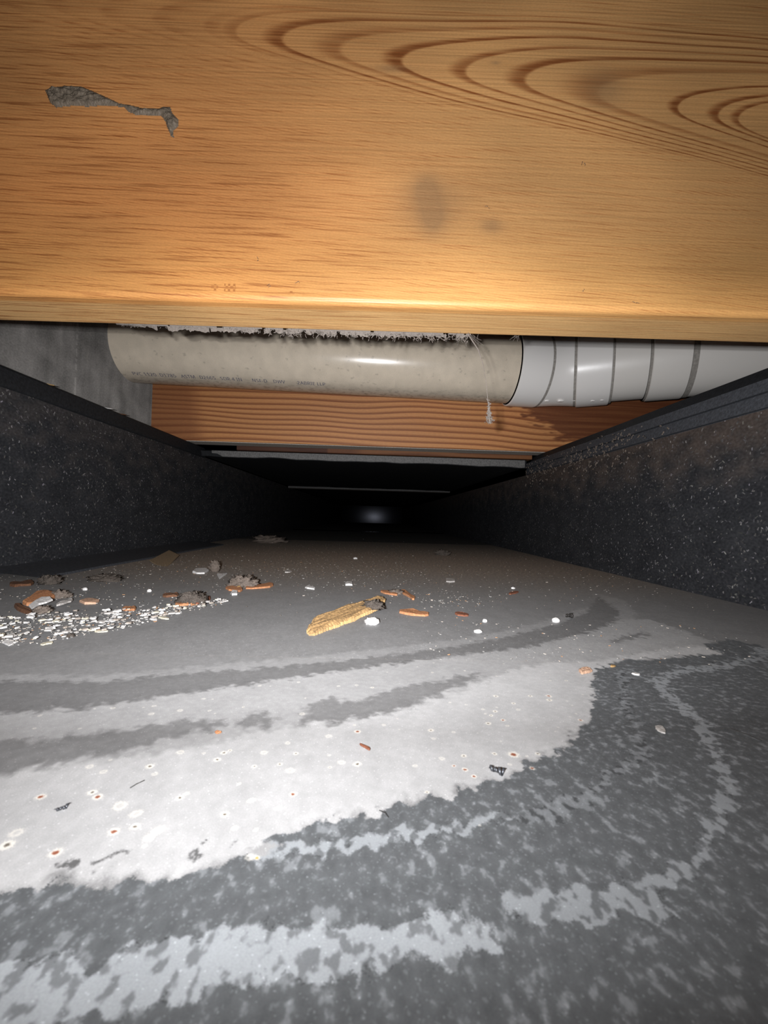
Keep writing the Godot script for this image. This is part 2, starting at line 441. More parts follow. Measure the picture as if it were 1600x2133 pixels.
func scan_fill(im: Image, poly: PackedVector2Array, tone: int):
	var h := im.get_height()
	var w := im.get_width()
	var c := Color8(tone, tone, tone)
	for y in h:
		var yy := y + 0.5
		var xs := []
		for i in poly.size():
			var a := poly[i]
			var b := poly[(i + 1) % poly.size()]
			if (a.y <= yy) != (b.y <= yy):
				xs.append(a.x + (yy - a.y) / (b.y - a.y) * (b.x - a.x))
		xs.sort()
		for i in range(0, xs.size() - 1, 2):
			var x0 := clampi(roundi(xs[i]), 0, w)
			var x1 := clampi(roundi(xs[i + 1]), 0, w)
			if x1 > x0:
				im.fill_rect(Rect2i(x0, y, x1 - x0, 1), c)


func floor_tile(x0: float, x1: float, d0: float, d1: float, w: int, h: int) -> ImageTexture:
	var ux := w / (x1 - x0)
	var uy := h / (d1 - d0)
	var tones := Image.create(w, h, false, Image.FORMAT_L8)
	tones.fill(Color8(126, 126, 126))
	var field := Image.create(w, h, false, Image.FORMAT_L8)
	var done_soft := false
	for s in stain_outlines():
		var poly := PackedVector2Array()
		for p in s[1]:
			poly.append(Vector2((p.x - x0) * ux, (p.y - d0) * uy))
		if s[0] == 86 and not done_soft:
			# the older stains faded into each other; the last one has a crisp edge
			done_soft = true
			tones.resize(w / maxi(1, int(0.003 * ux)), h / maxi(1, int(0.003 * uy)), Image.INTERPOLATE_TRILINEAR)
			tones.resize(w, h, Image.INTERPOLATE_CUBIC)
			scan_fill(field, poly, 255)
		scan_fill(tones, poly, s[0])
	tones.resize(w / 2, h / 2, Image.INTERPOLATE_BILINEAR)
	tones.resize(w, h, Image.INTERPOLATE_BILINEAR)
	var zone := field.get_data()
	var tone := tones.get_data()
	# all noises are in millimetres of the floor
	var warp := noise(3, 0.16, 5)
	var warp2 := noise(4, 0.16, 5)
	var big := noise(5, 0.06, 3)
	var mottle := noise(6, 0.27, 5)
	var fleck := noise(7, 0.7, 2)
	var fine := noise(8, 3.2, 2)
	var dust := noise(9, 0.25, 4)
	var specks := noise(10, 0.55, 1, FastNoiseLite.TYPE_CELLULAR)
	specks.cellular_return_type = FastNoiseLite.RETURN_DISTANCE
	var im := paint(w, h, func(y: int) -> PackedByteArray:
		var out := PackedByteArray()
		out.resize(w * 3)
		var d := (d0 + (y + 0.5) / uy) * 1000.0
		var rag := lerpf(1.5, 2.6, clampf((d - 60.0) / 200.0, 0.0, 1.0))
		var far := smoothstep(280.0, 520.0, d)
		var el := lerpf(0.8, 1.0, smoothstep(90.0, 180.0, d))
		for x in w:
			var X := (x0 + (x + 0.5) / ux) * 1000.0
			var f := fine.get_noise_2d(X, d)
			var sx := clampi(x + int((warp.get_noise_2d(X, d * el) * rag * 2.2 + f * 0.5) * ux * 0.001), 0, w - 1)
			var sy := clampi(y + int((warp2.get_noise_2d(X, d * el) * rag * 2.2 + f * 0.6) * uy * 0.001), 0, h - 1)
			var t := float(tone[sy * w + sx])
			var m := mottle.get_noise_2d(X, d * el)
			var b := big.get_noise_2d(X, d)
			var bare := float(zone[sy * w + sx]) / 255.0
			var dark := bare * (1.0 - smoothstep(84.0, 150.0, t))
			# crystals of the old zinc show where the stain did not cover it
			var zinc := dark * (1.0 - far) * (1.0 - smoothstep(190.0, 240.0, d) * 0.6)
			t += zinc * (smoothstep(0.2, 0.5, m + b * 0.3) * 34.0 + m * 16.0)
			if bare > 0.5 and t > 96.0:
				t -= smoothstep(0.02, 0.32, -m + 0.1 * f) * 54.0
			if bare < 0.5:
				t += m * 10.0
			t += zinc * smoothstep(0.35, 0.6, fleck.get_noise_2d(X + 31.0, d)) * 24.0
			t *= 1.0 + f * 0.09 + b * 0.05
			var cool := bare * 0.024
			var warm := far * 0.075
			if far > 0.0:
				var du := dust.get_noise_2d(X, d * 0.6)
				t = lerpf(t, 146.0 + du * 46.0 + f * 30.0, far)
				warm += far * 0.03 * du
			if specks.get_noise_2d(X, d) < -0.93 and f > 0.0:
				t += 50.0
			t = t * 0.80 + 27.0
			out[x * 3] = clampi(int(t * (1.0 - cool + warm)), 0, 255)
			out[x * 3 + 1] = clampi(int(t * (1.0 + cool * 0.15)), 0, 255)
			out[x * 3 + 2] = clampi(int(t * (1.0 + cool - warm)), 0, 255)
		return out)
	# rust blisters: a pale halo round a pit
	var r := RandomNumberGenerator.new()
	r.seed = 99
	var bl := blisters()
	var spots := []
	for i in range(0, bl.size(), 4):
		spots.append([bl[i], bl[i + 1], bl[i + 2], int(bl[i + 3])])
	for i in 420:
		var d := r.randf_range(0.075, 0.30)
		var x := r.randf_range(-0.20, 0.10)
		var keep: float = tone[clampi(int((d - d0) * uy), 0, h - 1) * w + clampi(int((x - x0) * ux), 0, w - 1)]
		if d > d0 and d < d1 and keep > 160.0:
			spots.append([x, d, r.randf_range(0.0003, 0.0009), 0 if r.randf() < 0.75 else 1])
	for s in spots:
		if s[1] < d0 or s[1] > d1:
			continue
		var turn := r.randf_range(-0.5, 0.5)
		var rad: float = s[2] * 0.8
		var cx := int((s[0] - x0) * ux)
		var cy := int((s[1] - d0) * uy)
		for yy in range(cy - int(rad * 1.7 * uy) - 1, cy + int(rad * 1.7 * uy) + 2):
			for xx in range(cx - int(rad * 1.7 * ux) - 1, cx + int(rad * 1.7 * ux) + 2):
				if xx < 0 or yy < 0 or xx >= w or yy >= h:
					continue
				var q := Vector2((xx - cx) / ux, (yy - cy) / uy).rotated(turn) / rad
				q.y *= 1.2
				var e := q.length() * (1.0 + 0.5 * fine.get_noise_2d(xx * 0.25, yy * 0.25))
				var c := im.get_pixel(xx, yy)
				var halo := (1.0 - smoothstep(0.85, 1.3, e)) * (0.65 if s[3] else 0.22 + 0.3 * smoothstep(0.4, 0.8, e))
				c = c.lerp(Color(0.97, 0.95, 0.90), halo)
				if s[3] >= 1:
					var pit := 1.0 - smoothstep(0.28, 0.5, e * (1.0 if s[3] == 1 else 0.75))
					c = c.lerp(Color(0.36, 0.33, 0.29) if s[3] == 1 else Color(0.80, 0.55, 0.2) if s[3] == 3 else Color(0.50, 0.24, 0.15), pit * 0.85)
				im.set_pixel(xx, yy, c)
	return textured(im)


func build_floor():
	var mesh := ArrayMesh.new()
	var parts := [[-0.20, 0.22, 0.03, 0.18, 2048, 1024], [-0.37, 0.324, 0.18, 1.02, 2048, 1280]]
	for p in parts:
		var m := StandardMaterial3D.new()
		m.albedo_texture = floor_tile(p[0], p[1], p[2], p[3], p[4], p[5])
		m.roughness = 0.62
		m.metallic_specular = 0.3
		var st := begin()
		quad(st, Vector3(p[0], 0, -p[2]), Vector3(p[0], 0, -p[3]), Vector3(p[1], 0, -p[3]), Vector3(p[1], 0, -p[2]), Vector2(0, 0), Vector2(0, 1), Vector2(1, 1), Vector2(1, 0))
		st.generate_normals()
		st.commit(mesh)
		mesh.surface_set_material(mesh.get_surface_count() - 1, m)
	var st := begin()
	for b in [[-0.37, 0.324, -1.02, FAR], [-0.37, -0.20, 0.3, -0.18], [0.22, 0.324, 0.3, -0.18], [-0.20, 0.22, 0.3, -0.03]]:
		quad(st, Vector3(b[0], 0, b[2]), Vector3(b[0], 0, b[3]), Vector3(b[1], 0, b[3]), Vector3(b[1], 0, b[2]))
	quad(st, Vector3(-0.37, -0.002, 0.3), Vector3(-0.37, -0.002, FAR), Vector3(0.324, -0.002, FAR), Vector3(0.324, -0.002, 0.3))
	st.generate_normals()
	st.commit(mesh)
	mesh.surface_set_material(mesh.get_surface_count() - 1, plain(Color(0.40, 0.385, 0.365), 0.8, 20))
	structure("floor", mesh, null, "grey galvanised duct bottom with pale contour-like water stains and rust blisters", "duct floor")


# ---------------------------------------------------------------- the duct walls
func liner_image(seed_: int, brown: bool) -> ImageTexture:
	var w := 1024
	var h := 512
	var n := noise(seed_, 0.012, 4)
	var n2 := noise(seed_ + 1, 0.12, 3)
	var im := paint(w, h, func(y: int) -> PackedByteArray:
		var out := PackedByteArray()
		out.resize(w * 3)
		for x in w:
			var a := n.get_noise_2d(minf(x, w - x), y * 1.1)
			var f := n2.get_noise_2d(x, y)
			var v := 50.0 + a * 9.0 + f * 14.0
			var up := smoothstep(0.45, 0.85, float(y) / h + a * 0.2) if brown else smoothstep(0.5, 0.95, float(y) / h + a * 0.5) * 0.35
			out[x * 3] = clampi(int(v + up * 27.0), 0, 255)
			out[x * 3 + 1] = clampi(int(v + 1.0 + up * 17.0), 0, 255)
			out[x * 3 + 2] = clampi(int(v + 4.0 + up * 9.0), 0, 255)
		return out)
	# lint flecks caught on the coating
	var r := RandomNumberGenerator.new()
	r.seed = seed_
	for i in 4200:
		var p := Vector2(r.randf() * w, r.randf() * h)
		var c: float = r.randf_range(0.26, 0.40) if r.randf() < 0.72 else r.randf_range(0.40, 0.68)
		var tone := Color(c, c * r.randf_range(0.96, 1.0), c * r.randf_range(0.92, 1.04))
		var a := r.randf_range(0.9, 2.2) if r.randf() < 0.7 else r.randf() * PI
		var steps := int(r.randf_range(1.0, 8.0))
		for k in steps:
			p += Vector2(cos(a), sin(a))
			a += r.randf_range(-0.5, 0.5)
			for o in [Vector2i(0, 0), Vector2i(1, 0), Vector2i(0, 1)]:
				var q := Vector2i(posmod(int(p.x) + o.x, w), clampi(int(p.y) + o.y, 0, h - 1))
				im.set_pixelv(q, im.get_pixelv(q).lerp(tone, 0.75))
	return textured(im)


func liner(seed_: int, brown: bool) -> StandardMaterial3D:
	var m := StandardMaterial3D.new()
	m.albedo_texture = liner_image(seed_, brown)
	m.albedo_color = Color(0.9, 0.9, 0.9)
	m.roughness = 0.85
	m.metallic_specular = 0.25
	return m


func build_walls():
	var skin := 0.004
	# left: liner, a smooth dark band folded over the top, a flat flange on the floor
	var o := structure("wall_left", extrude_z(PackedVector2Array([Vector2(WALL_L, 0), Vector2(WALL_L, 0.183), Vector2(WALL_L - skin, 0.183), Vector2(WALL_L - skin, 0)]), 0.3, FAR, 40, 2.0, 5.0, 0.0015, 21),
		liner(31, false), "left duct side lined with flecked black coating", "duct wall")
	var band := PackedVector2Array([Vector2(WALL_L + 0.0002, 0.181), Vector2(WALL_L + 0.0022, 0.1825), Vector2(WALL_L + 0.0026, 0.185), Vector2(WALL_L + 0.0012, 0.200), Vector2(WALL_L - 0.0008, 0.2025), Vector2(WALL_L - 0.012, 0.2030), Vector2(WALL_L - 0.012, 0.2015), Vector2(WALL_L - 0.004, 0.198), Vector2(WALL_L - 0.004, 0.181)])
	mesh_node("top_flange", extrude_z(band, 0.3, -0.82, 40, 2.0, 2.0, 0.0012, 22), M.black_metal, o).set_meta("label", "smooth dark folded band along the top edge")
	var foot := PackedVector2Array([Vector2(WALL_L, 0.008), Vector2(WALL_L + 0.012, 0.0062), Vector2(WALL_L + 0.055, 0.0022), Vector2(WALL_L + 0.056, 0.0)])
	mesh_node("foot_flange", extrude_z(foot, -0.362, -0.80, 24, 2.0, 2.0, 0.001, 23), M.dark_metal, o).set_meta("label", "grey flange along the foot of the wall")
	# right: liner, two seam strips and a lip that leans outward
	var r := structure("wall_right", extrude_z(PackedVector2Array([Vector2(WALL_R, 0), Vector2(WALL_R, 0.163), Vector2(WALL_R + skin, 0.163), Vector2(WALL_R + skin, 0)]), 0.3, FAR, 40, 2.0, 5.0, 0.0015, 24),
		liner(41, true), "right duct side lined with flecked black coating, brown dust near its top", "duct wall")
	mesh_node("seam_strip", extrude_z(PackedVector2Array([Vector2(WALL_R + 0.0015, 0.1632), Vector2(WALL_R + 0.0015, 0.1640), Vector2(WALL_R - 0.0012, 0.1644), Vector2(WALL_R - 0.0006, 0.1758), Vector2(WALL_R + 0.0025, 0.1760), Vector2(WALL_R + 0.003, 0.163)]), 0.3, -0.80, 30, 2.0, 2.0, 0.0012, 24), M.dark_metal, r)
	mesh_node("seam_strip", extrude_z(PackedVector2Array([Vector2(WALL_R + 0.0018, 0.1762), Vector2(WALL_R + 0.0018, 0.1770), Vector2(WALL_R - 0.0016, 0.1774), Vector2(WALL_R - 0.0010, 0.1878), Vector2(WALL_R + 0.001, 0.1886), Vector2(WALL_R + 0.004, 0.1884), Vector2(WALL_R + 0.004, 0.176)]), 0.3, -0.80, 30, 2.0, 2.0, 0.0012, 24), M.dark_metal, r)
	mesh_node("top_flange", extrude_z(PackedVector2Array([Vector2(WALL_R + 0.004, 0.1870), Vector2(WALL_R + 0.006, 0.1890), Vector2(WALL_R + 0.014, 0.2025), Vector2(WALL_R + 0.016, 0.2025), Vector2(WALL_R + 0.008, 0.187)]), 0.3, -0.80, 30, 2.0, 2.0, 0.0012, 24), M.black_metal, r).set_meta("label", "dark lip leaning outward along the top edge")
	# crust of dust caught on the seams near the second joist
	var crust := begin()
	var rr := RandomNumberGenerator.new()
	rr.seed = 808
	for i in 360:
		var z := -rr.randf_range(0.40, 0.80)
		var y := 0.150 + 0.040 * sqrt(rr.randf()) - 0.02 * rr.randf()
		if rr.randf() > smoothstep(-0.36, -0.55, z) * 0.9 + 0.1:
			continue
		var at := Vector3(WALL_R - 0.0012, y, z)
		var pts := []
		var rad := []
		var dirn := Vector3(-0.1, rr.randf_range(-1.0, 0.6), rr.randf_range(-1.0, 1.0)).normalized()
		for j in 4:
			pts.append(at)
			rad.append(rr.randf_range(0.0004, 0.0011))
			at += dirn * rr.randf_range(0.0006, 0.0016)
		bar(pts, rad, 5, crust)
	var cr := mesh_node("dust_crust", crust.commit(), M.lint, r)
	cr.set_meta("kind", "stuff")
	cr.set_meta("label", "pale crust of lint along the seams")
	# the bare grey board beyond the left duct side, where the pipe goes through
	var g := StandardMaterial3D.new()
	var im_n := noise(51, 0.02, 4)
	var im_f := noise(52, 0.35, 2)
	var im_s := noise(53, 0.03, 3)
	g.albedo_texture = textured(paint(512, 512, func(y: int) -> PackedByteArray:
		var out := PackedByteArray()
		out.resize(512 * 3)
		for x in 512:
			var t := 119.0 + im_n.get_noise_2d(x, y) * 22.0 + im_f.get_noise_2d(x, y) * 16.0 + im_s.get_noise_2d(x * 1.4, y * 0.12) * 18.0
			if absi(x - 318) < 2 and im_f.get_noise_2d(x * 0.2, y * 0.3) > -0.1:
				t += 20.0
			out[x * 3] = clampi(int(t), 0, 255)
			out[x * 3 + 1] = clampi(int(t * 0.975), 0, 255)
			out[x * 3 + 2] = clampi(int(t * 0.945), 0, 255)
		return out))
	g.roughness = 0.85
	g.metallic_specular = 0.2
	var st := begin()
	var gx := -0.437
	quad(st, Vector3(gx, 0.0, -0.2), Vector3(gx, 0.0, -0.785), Vector3(gx, 0.5, -0.785), Vector3(gx, 0.5, -0.2), Vector2(0, 1), Vector2(1, 1), Vector2(1, 0), Vector2(0, 0))
	quad(st, Vector3(gx - 0.012, 0.0, -0.2), Vector3(gx - 0.012, 0.0, -0.785), Vector3(gx - 0.012, 0.5, -0.785), Vector3(gx - 0.012, 0.5, -0.2))
	quad(st, Vector3(gx - 0.012, 0.0, -0.2), Vector3(gx, 0.0, -0.2), Vector3(gx, 0.5, -0.2), Vector3(gx - 0.012, 0.5, -0.2))
	quad(st, Vector3(gx - 0.012, 0.0, -0.785), Vector3(gx, 0.0, -0.785), Vector3(gx, 0.5, -0.785), Vector3(gx - 0.012, 0.5, -0.785))
	st.generate_normals()
	structure("wall_side", st.commit(), g, "bare grey board standing beyond the left duct side, pierced by the pipe", "wall")
	# far end of the duct
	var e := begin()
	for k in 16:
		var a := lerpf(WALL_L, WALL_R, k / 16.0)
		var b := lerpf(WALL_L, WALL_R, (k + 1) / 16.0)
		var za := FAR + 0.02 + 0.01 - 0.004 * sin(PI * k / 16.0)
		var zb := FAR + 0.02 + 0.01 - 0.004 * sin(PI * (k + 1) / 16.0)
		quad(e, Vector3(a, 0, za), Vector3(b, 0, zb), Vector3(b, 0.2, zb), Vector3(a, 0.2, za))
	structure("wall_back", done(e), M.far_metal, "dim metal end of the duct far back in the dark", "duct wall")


# ---------------------------------------------------------------- the duct top and its far joint
func build_ceiling():
	var st := begin()
	st.set_smooth_group(-1)
	var w := noise(61, 9.0, 3)
	var n := 60
	for i in n:
		var xa := lerpf(WALL_L, WALL_R, float(i) / n)
		var xb := lerpf(WALL_L, WALL_R, float(i + 1) / n)
		var ya := 0.1805 + w.get_noise_1d(xa) * 0.003 - 0.004 * xa
		var yb := 0.1805 + w.get_noise_1d(xb) * 0.003 - 0.004 * xb
		quad(st, Vector3(xa, 0.1935, -0.800), Vector3(xb, 0.1935, -0.800), Vector3(xb, yb, -0.803), Vector3(xa, ya, -0.803))
		quad(st, Vector3(xa, ya, -0.803), Vector3(xb, yb, -0.803), Vector3(xb, yb + 0.002, -0.812), Vector3(xa, ya + 0.002, -0.812))
		quad(st, Vector3(xa, ya + 0.002, -0.812), Vector3(xb, yb + 0.002, -0.812), Vector3(xb, 0.192, FAR), Vector3(xa, 0.192, FAR))
		quad(st, Vector3(xa, 0.1955, -0.800), Vector3(xb, 0.1955, -0.800), Vector3(xb, 0.1955, FAR), Vector3(xa, 0.1955, FAR))
	var c := structure("ceiling", done(st), M.black_metal, "black duct top that begins beyond the second joist", "duct top")
	var hem := begin()
	hem.set_smooth_group(-1)
	for i in n:
		var xa := lerpf(WALL_L + 0.025, WALL_R - 0.004, float(i) / n)
		var xb := lerpf(WALL_L + 0.025, WALL_R - 0.004, float(i + 1) / n)
		var ya := 0.1815 + w.get_noise_1d(xa) * 0.003 - 0.004 * xa + (0.005 if i < 2 else 0.0)
		var yb := 0.1815 + w.get_noise_1d(xb) * 0.003 - 0.004 * xb + (0.005 if i < 1 else 0.0)
		quad(hem, Vector3(xa, 0.1940, -0.7975), Vector3(xb, 0.1940, -0.7975), Vector3(xb, yb, -0.7990), Vector3(xa, ya, -0.7990))
		quad(hem, Vector3(xa, ya, -0.7990), Vector3(xb, yb, -0.7990), Vector3(xb, yb, -0.8035), Vector3(xa, ya, -0.8035))
		quad(hem, Vector3(xa, 0.1940, -0.7975), Vector3(xb, 0.1940, -0.7975), Vector3(xb, 0.1950, -0.8035), Vector3(xa, 0.1950, -0.8035))
	mesh_node("hem", done(hem), M.zinc_dull, c).set_meta("label", "dull grey turned-down front edge")
	# cross joint farther in: a lip hanging from the top, a seam lying on the floor
	var t := empty("trim_1", Vector3(0, 0, -1.6))
	tag(t, "pale lip hanging across the duct top, deep in the dark", "duct joint", "", "structure")
	mesh_node("lip", bar([Vector3(WALL_L + 0.004, 0.1815, 0), Vector3(-0.1, 0.1822, 0), Vector3(0.1, 0.1818, 0), Vector3(WALL_R - 0.004, 0.1815, 0)], [0.0042, 0.0048, 0.0046, 0.004], 12), M.zinc_dull, t)
	mesh_node("flange", box_mesh(Vector3(WALL_L + 0.003, 0.1765, -0.012), Vector3(WALL_R - 0.003, 0.1905, -0.006)), M.dark_lint, t)
	var s := empty("trim_2", Vector3(0, 0, -1.72))
	tag(s, "low metal seam lying across the duct floor, deep in the dark", "duct joint", "", "structure")
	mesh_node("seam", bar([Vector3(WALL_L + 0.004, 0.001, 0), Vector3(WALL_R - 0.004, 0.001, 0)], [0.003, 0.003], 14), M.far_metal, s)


func box_mesh(a: Vector3, b: Vector3) -> ArrayMesh:
	var st := begin()
	st.set_smooth_group(-1)
	var p := func(i: int) -> Vector3: return Vector3(b.x if i & 1 else a.x, b.y if i & 2 else a.y, b.z if i & 4 else a.z)
	for f in [[0, 1, 3, 2], [4, 5, 7, 6], [0, 1, 5, 4], [2, 3, 7, 6], [0, 2, 6, 4], [1, 3, 7, 5]]:
		quad(st, p.call(f[0]), p.call(f[1]), p.call(f[2]), p.call(f[3]))
	return done(st)


# ---------------------------------------------------------------- joists
# grain of a flat-sawn board: rings of a cone cut by the face. X, Y in units of about 0.3 mm, Y down from the top of the texture.
func pine(w: int, h: int, near: bool) -> Image:
	var warp := noise(71 if near else 72, 0.004, 2)
	var streak := noise(73 if near else 74, 0.05, 3)
	var dash := noise(75 if near else 76, 0.05, 2)
	var fine := noise(77, 0.4, 2)
	var broad := noise(78 if near else 79, 0.0035, 2)
	# the rings that show as dark bands: radius, strength, width
	var bands := PackedFloat32Array([13.2, 0.75, 0.8, 14.8, 0.9, 0.9, 17.5, 0.95, 0.7, 22.0, 0.4, 2.0, 25.1, 0.85, 0.9, 27.4, 0.7, 0.7, 29.7, 0.95, 0.75, 31.8, 0.45, 1.0, 33.6, 0.85, 0.7, 35.0, 0.35, 0.5])
	return paint(w, h, func(y: int) -> PackedByteArray:
		var out := PackedByteArray()
		out.resize(w * 3)
		for x in w:
			var X: float
			var Y: float
			if near:
				X = (x + 0.5) / w * 2000.0 - 220.0
				Y = (y + 0.5) / h * 1000.0 - 160.0
			else:
				X = (x + 0.5) / w * 1000.0
				Y = (y + 0.5) / h * 310.0
			var st := streak.get_noise_2d(X * 0.07, Y * 2.4 - X * 0.06)
			var da := dash.get_noise_2d(X * 0.075, Y * 3.6 - X * 0.10)
			var f := fine.get_noise_2d(X * 0.3, Y)
			var br := broad.get_noise_2d(X * 0.5, Y)
			var c := Vector3.ZERO
			if near:
				var v := Y - (70.0 + 0.14 * (X - 570.0)) + warp.get_noise_2d(X * 0.35, Y * 0.3) * 16.0
				var q := lerpf(33.0, 11.5, smoothstep(-30.0, 40.0, v))
				var t := maxf(1700.0 - X + v * v / q, 0.0)
				var r0 := sqrt(t) + warp.get_noise_2d(Y * 0.5 + 900.0, X * 0.1) * 0.5
				var late := 0.0
				for a in bands.size() / 3:
					var dr: float = (r0 - bands[a * 3]) / bands[a * 3 + 2]
					if dr > -0.3 and dr < 1.0:
						late = maxf(late, bands[a * 3 + 1] * (1.0 - smoothstep(0.1, 1.0, dr)) * smoothstep(-0.28, 0.0, dr))
				var fr := r0 / 1.5 - floorf(r0 / 1.5)
				var outer := smoothstep(33.5, 36.0, r0)
				late = maxf(late, 0.26 * outer * smoothstep(0.4, 0.8, fr) * (1.0 - smoothstep(0.85, 1.0, fr)) * (0.4 + 1.4 * maxf(0.0, st)))
				var inside := 1.0 - smoothstep(120.0, 330.0, v + maxf(0.0, 500.0 - X) * 0.5)
				late *= 0.85 + 0.5 * st
				var left := 1.0 - smoothstep(300.0, 1100.0, X)
				var base := Vector3(205, 155, 100).lerp(Vector3(194, 132, 78), left * (0.6 + 0.5 * smoothstep(50.0, 500.0, Y)))
				base = base.lerp(Vector3(214, 160, 92), smoothstep(380.0, 620.0, Y) * 0.5)
				base = base.lerp(Vector3(212, 172, 118), smoothstep(640.0, 652.0, Y) * 0.8)
				var dark := late * 1.05 + smoothstep(0.22, 0.5, da) * (0.16 + 0.34 * left) * (1.0 - inside * 0.6) + maxf(0.0, st) * 0.16
				dark = clampf(dark, 0.0, 0.95)
				# knocks and grubby hand marks
				var grub := 0.0
				for g in [[870.0, 375.0, 26.0, 30.0], [885.0, 440.0, 26.0, 34.0], [1010.0, 450.0, 24.0, 16.0], [1010.0, 100.0, 10.0, 4.0], [1240.0, 150.0, 46.0, 40.0], [790.0, 120.0, 34.0, 8.0], [880.0, 405.0, 70.0, 60.0]]:
					grub += 0.42 * exp(-pow((X - g[0]) / g[2], 2.0) - pow((Y - g[1]) / g[3], 2.0))
				# faint printed marks near the lower edge
				for g in [[432.0, 598.0, 7.0, 7.0], [464.0, 598.0, 12.0, 9.0], [593.0, 604.0, 6.0, 3.0]]:
					if absf(X - g[0]) < g[2] and absf(Y - g[1]) < g[3] and (int(X / 5.0) + int(Y / 6.0)) % 2 == 0:
						dark = maxf(dark, 0.55)
				c = base.lerp(Vector3(128, 74, 38), dark)
				c = c.lerp(Vector3(132, 104, 76), minf(grub, 0.55))
			else:
				var ring := (Y + warp.get_noise_2d(X * 0.5, Y) * 22.0) / 15.0
				var fr := ring - floorf(ring)
				var late := smoothstep(0.35, 0.85, fr) * (1.0 - smoothstep(0.88, 1.0, fr))
				c = Vector3(192, 135, 84).lerp(Vector3(118, 66, 34), clampf(late * 0.75 + maxf(0.0, st) * 0.25, 0.0, 0.9))
				# wet stain at the right end
				var stain := smoothstep(-14.0, 10.0, X - 678.0 - (Y - 199.0) * 1.16 + streak.get_noise_2d(X * 0.4, Y * 1.2) * 44.0)
				c = c.lerp(Vector3(98, 54, 30), stain * (0.84 + 0.3 * st))
				var stain2 := (1.0 - smoothstep(0.0, 40.0, X - 40.0 - Y * 0.1)) * 0.5
				c = c.lerp(Vector3(120, 70, 40), stain2)
			var k := 1.0 + f * 0.05 + br * 0.10 + st * 0.05
			out[x * 3] = clampi(int(c.x * k), 0, 255)
			out[x * 3 + 1] = clampi(int(c.y * k), 0, 255)
			out[x * 3 + 2] = clampi(int(c.z * k), 0, 255)
		return out)


func wood(im: Image, grooves: Texture2D, roughness: float, bump: float) -> StandardMaterial3D:
	var m := StandardMaterial3D.new()
	m.albedo_texture = textured(im)
	m.roughness = roughness
	m.metallic_specular = 0.5
	m.heightmap_enabled = true
	m.heightmap_texture = grooves
	m.heightmap_scale = bump
	return m


func rounded(z0: float, z1: float, y0: float, y1: float, r: float) -> PackedVector2Array:
	# starts at the front top, runs down the front face, along the bottom, up the back
	var out := PackedVector2Array([Vector2(z0, y1)])
	for k in 5:
		var a := PI / 2 * k / 4.0
		out.append(Vector2(z0 - r + r * cos(a), y0 + r - r * sin(a)))
	for k in 5:
		var a := PI / 2 * k / 4.0
		out.append(Vector2(z1 + r - r * sin(a), y0 + r - r * cos(a)))
	out.append(Vector2(z1, y1))
	return out


func build_joists():
	var fine_lines := noise(81, 0.12, 3).get_image(20, 1024)
	fine_lines.resize(1024, 1024, Image.INTERPOLATE_CUBIC)
	var grooves := textured(fine_lines)
	# joist across the top of the frame
	var o := empty("floor_joist", Vector3(0, 0.2, 0))
	tag(o, "orange pine joist across the top of the frame, with swirling grain and a grey smear", "joist")
	var prof := rounded(-0.2402, -0.2777, 0.0, 0.235, 0.0035)
	# texture: 0.6 m long, 0.3 m of the way round, top of the face first
	mesh_node("board", extrude_x(prof, -0.62, 0.62, 40, 0.022, 0.5, 1.0 / 0.6, 1.0 / 0.30), wood(pine(2048, 1024, true), grooves, 0.46, 0.018), o)
	build_smear(o)
	for s in [[0.126, 0.094, 1], [0.160, 0.006, 2], [0.128, 0.012, 3], [-0.070, 0.010, 4], [-0.078, 0.026, 5], [-0.052, 0.012, 6], [0.066, 0.063, 7]]:
		tuft(o, Vector3(s[0], s[1], -0.2392 + 0.022 * s[0]), s[2], 0.0035)
	# joist over the far edge of the opening
	var p := empty("floor_joist", Vector3(0, 0.205, 0))
	tag(p, "second pine joist behind the pipe, with a dark stain at its right end", "joist")
	var prof2 := rounded(-0.752, -0.7895, 0.0, 0.235, 0.003)
	mesh_node("board", extrude_x(prof2, -0.436, 0.62, 30, 0.0, 0.413, 0.944, 1.0 / 0.235), wood(pine(1024, 512, false), grooves, 0.6, 0.02), p)
	mesh_node("dusty_underside", box_mesh(Vector3(-0.40, -0.0012, -0.788), Vector3(0.40, -0.0001, -0.754)), plain(Color(0.80, 0.77, 0.73), 1.0, 60, 0.02, 0.1), p).set_meta("label", "grey dust coating under the joist")
	# nailing strip behind it
	var dark_wood := wood(pine(256, 128, false), grooves, 0.7, 0.02)
	dark_wood.albedo_color = Color(0.62, 0.58, 0.55)
	var n := mesh_node("nailing_strip", extrude_x(PackedVector2Array([Vector2(-0.7915, 0.25), Vector2(-0.7915, 0.1965), Vector2(-0.7925, 0.1955), Vector2(-0.815, 0.1955), Vector2(-0.815, 0.25)]), -0.285, 0.325, 10, 0.0, 0.1, 1.0, 3.0), dark_wood, null)
	tag(n, "thin brown wood strip between the second joist and the duct top", "wood strip")


